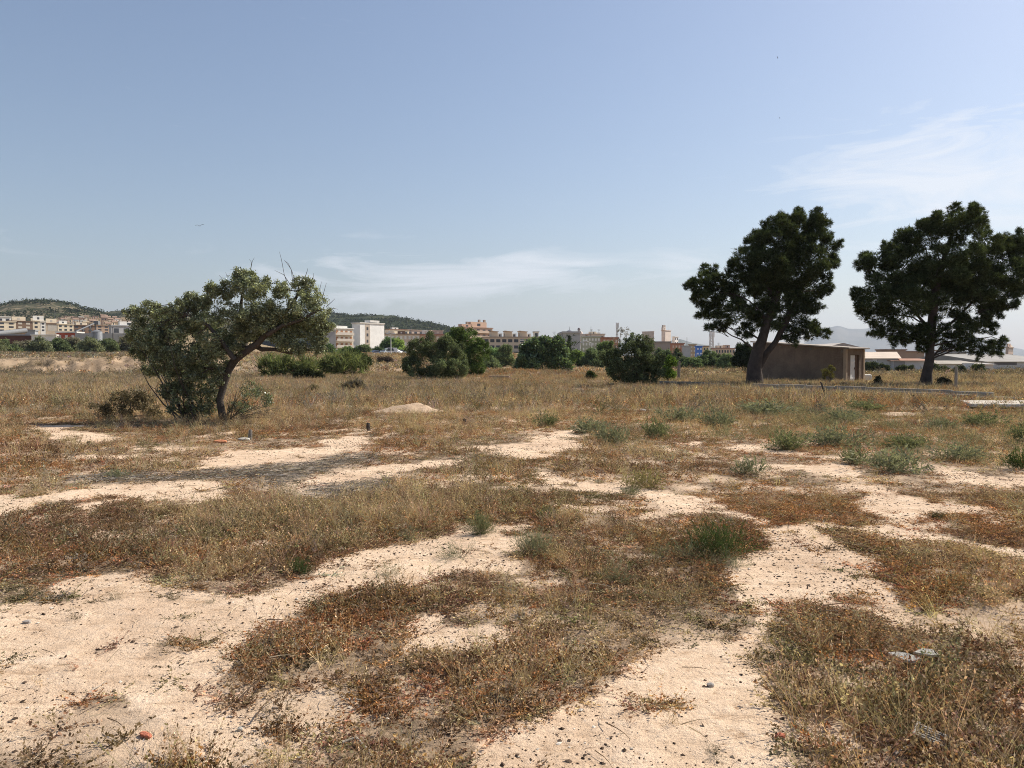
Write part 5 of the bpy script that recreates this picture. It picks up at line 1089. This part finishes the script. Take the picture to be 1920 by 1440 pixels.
def mast(px, base, top, d, w, label, name='lattice_mast'):
    p = P(px, base, d); root = empty(name, p, label, 'mast'); H = P(px, top, d).z - p.z; tb = Tubes()
    for sx, sy in ((-1,-1),(1,-1),(1,1),(-1,1)): tb.add([(sx*w, sy*w, -3), (sx*w*.55, sy*w*.55, H)], [.11, .09], 5)
    n = 12
    for i in range(n):
        z0, z1 = H * i / n, H * (i + 1) / n; a, b = w * (1 - .45 * i / n), w * (1 - .45 * (i + 1) / n)
        for c in ((-1,-1,1,-1),(1,-1,1,1),(1,1,-1,1),(-1,1,-1,-1)): tb.add([(c[0]*a, c[1]*a, z0), (c[2]*b, c[3]*b, z1)], [.06, .06], 4); tb.add([(c[2]*a, c[3]*a, z0), (c[0]*b, c[1]*b, z1)], [.06, .06], 4)
    tb.build('lattice', wm((.60,.58,.56)), root)
    for k in range(3): b = Boxes(); t = k * 2.09; cx, cy = math.cos(t) * w, math.sin(t) * w; b.box(cx - .25, cx + .25, cy - .15, cy + .15, H - 2.2, H + .2); b.build('antenna_panel', wm((.75,.75,.75)), root)
mast(1334, 656, 622, 300, .9, 'pale lattice mast below the left pine branches'); mast(1157, 640, 606, 330, .5, 'slim dark antenna mast above the dead bush')

# right: white sheds and warehouses
WH = (.56,.55,.54); SHR = (.52,.42,.33)
def hall(label, x0, x1, ye, yb, d, wall, roofc, ridge, dep=14, rot=0, gab=False, name='warehouse', openings=()):
    wt = (x1 - x0) / F * d; zb = P(0, yb, d).z; H = P(0, ye, d).z - zb; c = P(x0, yb, d); root = empty(name, (c.x, d, zb), label, 'warehouse', None, R(rot)); k = d / F
    b = Boxes(); b.box(0, wt, 0, dep, -1.5, H); b.build('wall', wm(wall), root)
    b = Boxes(); rz = ridge * k
    if gab: b.gable(-.4, wt + .4, -.4, dep + .4, H + .003, H + rz, 'y')
    else: b.gable(-.4, wt + .4, -.4, dep + .4, H + .003, H + rz, 'x')
    b.build('roof', wm(roofc, var=.2, streak=.1), root)
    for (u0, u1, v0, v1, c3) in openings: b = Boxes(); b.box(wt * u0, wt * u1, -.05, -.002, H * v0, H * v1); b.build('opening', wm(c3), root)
hall('low gabled roof showing behind the shed', 1535, 1618, 655, 700, 72, (.34,.30,.26), (.46,.41,.36), 12, 8, 0, True)
hall('white wall with a sagging sheet roof right of the shed', 1616, 1676, 672, 699, 100, WH, (.56,.46,.36), 13, 12, -22, False, openings=((.30,.42,.45,.95,(.75,.74,.72)),))
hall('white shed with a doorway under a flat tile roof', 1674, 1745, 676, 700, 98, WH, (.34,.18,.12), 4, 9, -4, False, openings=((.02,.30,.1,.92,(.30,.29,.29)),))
hall('long low white shed behind the trunk of the right pine', 1740, 1830, 682, 701, 102, (.60,.585,.57), (.34,.30,.25), 6, 10, -3, False)
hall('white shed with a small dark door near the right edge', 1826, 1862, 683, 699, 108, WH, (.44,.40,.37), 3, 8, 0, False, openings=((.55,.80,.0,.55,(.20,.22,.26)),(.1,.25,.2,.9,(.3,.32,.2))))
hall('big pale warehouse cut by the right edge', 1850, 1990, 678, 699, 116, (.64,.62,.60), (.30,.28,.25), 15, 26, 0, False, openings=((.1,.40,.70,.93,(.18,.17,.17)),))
b = Boxes(); b.box(-.45, .45, -.4, .4, -.2, .95); b.box(-.5, .5, -.45, .45, .952, 1.02); o = b.build('white_cabinet', wm((.82,.80,.76)), None, .02); p = P(1815, 694, 92); o.location = (p.x, 92, hz1(p.x, 92) + .15); tag(o, 'white utility cabinet standing before the long low sheds', 'cabinet')
B('brown house behind the sagging roof, under the right pine', 1655, 1700, 657, 680, 190, (.34,.24,.18), 2, 0, 5, .05, roofc=(.30,.22,.18), cat='house')
B('brown house roof behind the trunk of the right pine', 1695, 1735, 660, 680, 200, (.36,.26,.19), 2, 0, 5, .05, roofc=(.28,.2,.16), cat='house')
B('dull brown house right of the trunk of the right pine', 1765, 1800, 658, 680, 200, (.38,.28,.21), 2, 2, 5, .05, cat='house')
B('grey sheet hall behind the long low shed', 1785, 1812, 662, 682, 170, (.44,.45,.47), 1, 0, 0, .01, cat='hall')
B('pale tiered block of flats beyond the warehouse roof', 1887, 1920, 652, 680, 330, PK, 3, 5, 46, .1, pent=[(.05,.6,3.4,(.5,.36,.28)),(.62,.95,2.0,CR)])

# parked cars
def car(label, px, base, d, rgb, rot, L=4.2, name='parked_car', van=False):
    p = P(px, base, d); root = empty(name, (p.x, d, p.z), label, 'car' if not van else 'van', 'cars parked below the white block', R(rot)); h = 1.46 if not van else 1.9; w = .86; paint = m_wall('car_paint_%02d' % int(rgb[0] * 99), rgb, .02, 1, .35)
    prof = [(-L/2,.35),(-L/2,.78),(-L/2+.12,.92),(-L*.26,.98),(-L*.13,h-.08),(-.1,h),(L*.2,h-.02),(L*.36,h*.72),(L/2-.06,.95),(L/2,.7),(L/2,.35)] if not van else [(-L/2,.35),(-L/2,.85),(-L*.36,1.05),(-L*.27,h-.1),(-L*.1,h),(L*.46,h),(L/2,h-.25),(L/2,.35)]
    n = len(prof); V = [(x, -w * (1 if z < 1.0 else .84), z) for x, z in prof] + [(x, w * (1 if z < 1.0 else .84), z) for x, z in prof]; Fc = [tuple(range(n)), tuple(range(2*n-1, n-1, -1))] + [(i, n+i, n+(i+1) % n, (i+1) % n) for i in range(n)]
    me = bpy.data.meshes.new('body'); me.from_pydata(V, [], Fc); me.materials.append(paint); me.update(); o = bpy.data.objects.new('body', me); COL.objects.link(o); o.parent = root; bv = o.modifiers.new('b', 'BEVEL'); bv.width = .05; bv.segments = 2
    for s_ in (-1, 1):
        b = Boxes(); y = s_ * w * .93; b.hexa([(-L*.21,y-.02,1.02),(L*.30,y-.02,1.02),(L*.30,y+.02,1.02),(-L*.21,y+.02,1.02),(-L*.11,y*.93-.02,h-.12),(L*.2,y*.93-.02,h-.12),(L*.2,y*.93+.02,h-.12),(-L*.11,y*.93+.02,h-.12)]); b.build('side_window', GLASS, root)
        for x in (-L*.31, L*.31): tb = Tubes(); tb.add([(x, s_*w - .1, .33), (x, s_*w + .1, .33)], [.33, .33], 14); V2, T2 = tb.V[0], tb.T[0]; V2 = np.r_[V2, [[x, s_*w-.1, .33], [x, s_*w+.1, .33]]]; T2 = np.r_[T2, [(k, (k+1) % 14, 28) for k in range(14)], [(14+k, 14+(k+1) % 14, 29) for k in range(14)]]; np_mesh('wheel', V2, T2, m_wall('tyre', (.03,.03,.03), .1), None, root)
    b = Boxes(); b.hexa([(-L*.262,-w*.72,1.0),(-L*.255,-w*.72,1.0),(-L*.255,w*.72,1.0),(-L*.262,w*.72,1.0),(-L*.14,-w*.66,h-.1),(-L*.13,-w*.66,h-.1),(-L*.13,w*.66,h-.1),(-L*.14,w*.66,h-.1)]); b.build('windscreen', GLASS, root)
car('dark blue car with a white bonnet, leftmost of the parked cars', 703, 666, 222, (.10,.13,.22), 30)
car('grey hatchback in the middle of the parked cars', 720, 665, 224, (.30,.33,.35), 80, 4.3)
car('white van behind the street lamp', 730, 664, 226, (.74,.74,.74), 20, 4.6, van=True)
car('white car right of the street lamp', 741, 664.5, 228, (.74,.74,.73), -15)
car('silver car at the right end of the row, by the round bush', 751, 665, 230, (.5,.5,.5), 10)
car('white car glimpsed between trees at the foot of the flats', 626, 664, 212, (.74,.74,.74), 0)

# birds
def bird(label, px, py, d, span, bank, head, up):
    p = P(px, py, d); s = span / 2
    prof = [(0, .42, .0), (.03, .5, .02)]
    V = []; Fc = []
    n = 8; rings = [(-.36,.015,0),(-.22,.05,.01),(-.05,.075,0),(.12,.07,0),(.24,.045,.015),(.31,.05,.025),(.37,.03,.02),(.43,.006,.01)]
    for y, r_, z in rings: V += [(s * r_ * math.cos(2*math.pi*k/n), s * y, s * (z + r_ * .9 * math.sin(2*math.pi*k/n))) for k in range(n)]
    for a in range(len(rings) - 1):
        for k in range(n): j = (k + 1) % n; Fc.append((a*n+k, a*n+j, (a+1)*n+j, (a+1)*n+k))
    Fc += [tuple(range(n))[::-1], tuple((len(rings)-1)*n + k for k in range(n))]
    for sg in (-1, 1):
        k = len(V); sp_ = [(.04,.22,-.16,.0),(.42,.26,-.18,up*.30),(.72,.16,-.18,up*.34),(1.0,-.04,-.16,up*.22)]
        for x, yf, yr, z in sp_: V += [(sg*s*x, s*yf, s*z), (sg*s*x, s*yr, s*z), (sg*s*x, s*(yf+yr)/2, s*(z+.07))]
        for i in range(3): q = k + 3*i; Fc += [(q, q+3, q+5, q+2), (q+2, q+5, q+4, q+1), (q+1, q+4, q+3, q)]
        Fc += [(k, k+2, k+1), (k+9, k+10, k+11)]
    k = len(V); V += [(-.04*s,-.34*s,0),(.04*s,-.34*s,0),(.09*s,-.56*s,0),(-.09*s,-.56*s,0),(0,-.34*s,.02*s),(0,-.56*s,.012*s)]; Fc += [(k,k+4,k+5,k+3),(k+4,k+1,k+2,k+5),(k,k+3,k+2,k+1)]
    me = bpy.data.meshes.new('flying_bird'); me.from_pydata(V, [], Fc); me.materials.append(BLACK); me.update(); o = bpy.data.objects.new('flying_bird', me); COL.objects.link(o); o.location = p; o.rotation_euler = (R(12), R(bank), R(head)); tag(o, label, 'bird', 'birds in the sky')
bird('gull gliding with spread wings in the left of the sky', 375, 424, 120, 1.3, -8, 15, .9)
bird('small dark bird high up at the right, upper of two', 1458, 108, 110, .34, 55, 60, .5)
bird('small grey bird over the edge of the cloud, lower of two', 1462, 221, 130, .34, 40, 70, .5)

# ------------------------------------------------------------------ hills, mountains
def ridge(name, pts, d, dback, mat, base=660, rough=1.0, nx=260, seed=1, ny=30):
    """a hill whose skyline passes through the given pixels at distance d"""
    xs = np.array([p[0] for p in pts]); ys = np.array([p[1] for p in pts]); px = np.linspace(xs[0], xs[-1], nx); top = np.interp(px, xs, ys)
    V = []; t = np.linspace(0, 1, ny)
    for j in range(ny):
        prof = math.sin(min(t[j] / .62, 1) * math.pi / 2) if t[j] <= .62 else math.cos((t[j] - .62) / .38 * math.pi / 2)
        dd = d - dback * .62 + dback * t[j]
        for i in range(nx):
            p0 = P(px[i], top[i], d); X = p0.x * dd / d; zb = P(0, base, d).z; Z = zb + (p0.z - zb) * prof
            V.append((X, dd, Z))
    V = np.array(V); amp = rough * (V[:, 2] - V[:, 2].min()) / (np.ptp(V[:, 2]) + 1e-6)
    V[:, 2] += (fbm(V[:, 0], V[:, 1], d * .045, seed, 5) - .5) * d * .011 * amp - (np.abs(fbm(V[:, 0], V[:, 1], d * .03, seed + 9, 3) - .5)) * d * .008 * amp
    i, j = np.meshgrid(np.arange(ny - 1), np.arange(nx - 1), indexing='ij'); T = np.stack([i*nx+j, i*nx+j+1, (i+1)*nx+j+1, (i+1)*nx+j], -1).reshape(-1, 4)
    o = np_mesh(name, V, T, mat, None, None, True); tag(o, kind='structure'); return V
HM1 = m_hill('hill_scrub', [(.40, (.040, .045, .026)), (.48, (.07, .068, .04)), (.55, (.17, .14, .09)), (.66, (.30, .24, .165))], .028)
HM2 = m_hill('hill_wood', [(.42, (.035, .044, .026)), (.56, (.055, .06, .034)), (.68, (.15, .13, .08))], .022)
hv = [ridge('hill', [(-260,640),(-150,600),(-60,582),(0,573),(25,568),(50,566),(80,566),(100,569),(130,575),(160,583),(185,588),(215,600),(260,622),(300,650)], 1150, 560, HM1, 640, seed=3),
      ridge('hill', [(100,640),(150,600),(185,588),(210,585),(235,583),(260,587),(300,592),(360,590),(420,600),(480,612)], 1500, 600, HM1, 640, seed=4),
      ridge('hill', [(430,640),(520,606),(580,596),(625,591),(640,592),(665,594),(700,594),(735,595),(765,601),(800,608),(835,616),(880,626),(940,645)], 1400, 640, HM2, 650, seed=5)]
BLU = m_hill('bare_mountain', [(.35, (.11, .115, .09)), (.6, (.2, .18, .14))], .0016)
ridge('mountain', [(1380,676),(1450,664),(1490,655),(1520,636),(1540,622),(1553,614),(1570,611),(1578,613),(1590,617),(1625,617),(1650,613),(1690,612),(1730,616),(1770,626),(1810,632),(1850,640),(1900,652),(1980,668)], 9500, 3500, BLU, 676, .35, seed=6)
ridge('mountain', [(1180,668),(1230,650),(1262,637),(1275,636),(1300,643),(1330,648),(1370,655),(1420,664),(1470,676)], 5200, 1600, BLU, 678, .4, seed=7)
# woods and scrub on the nearer hills: uncountable
s = Soup(); r = np.random.default_rng(8)
for k, (V, den) in enumerate(zip(hv, (2600, 900, 3200))):
    nx = 260; ny = 30; a = r.integers(0, ny - 2, den * 2); b_ = r.integers(0, nx - 1, den * 2); f, g = r.random(den * 2), r.random(den * 2)
    i0 = a * nx + b_; Pn = V[i0] * ((1-f)*(1-g))[:, None] + V[i0+1] * (f*(1-g))[:, None] + V[i0+nx] * ((1-f)*g)[:, None] + V[i0+nx+1] * (f*g)[:, None]
    m = fbm(Pn[:, 0], Pn[:, 1], 60, 40 + k, 3) > (.44 if k != 2 else .3); Pn = Pn[m]; n = len(Pn); sz = r.uniform(1.3, 3.4, n)
    pick = r.integers(0, 6, n)
    for ti, t in enumerate(LEAVES):
        q = pick == ti; s.inst(t, Pn[q] + np.array([0, 0, .8]), yaw(q.sum(), .2, r), np.c_[sz[q] * 2.4, sz[q] * 2.4, sz[q] * 1.7], np.array([[.045, .055, .028]]) * r.uniform(.6, 1.4, (q.sum(), 1)))
tag(s.build('hill_woods', FOL), 'dark scrub and pine woods spread over the distant hills', kind='stuff')
pole('thin mast on the ridge of the left hill', 141, 576, 568, 1150, .35)
pole('thin mast standing before the left hill', 103, 605, 583, 400, .14)
# ------------------------------------------------------------------ haze: a real body of thin air round everything
def haze():
    b = Boxes(); b.box(-16000, 16000, -600, 13500, -14, 760); 
    m = bpy.data.materials.new('thin_haze'); m.use_nodes = True; w = NT(m.node_tree); v = w.n('ShaderNodeVolumePrincipled')
    v.inputs['Color'].default_value = (.72, .83, 1.0, 1); v.inputs['Density'].default_value = HAZE; v.inputs['Anisotropy'].default_value = .2
    out = w.n('ShaderNodeOutputMaterial'); w.l(v.outputs[0], out.inputs['Volume']); o = b.build('haze', m); tag(o, kind='stuff'); o['label'] = 'thin blue haze over the whole field and the distant hills'
HAZE = 7e-5
haze()
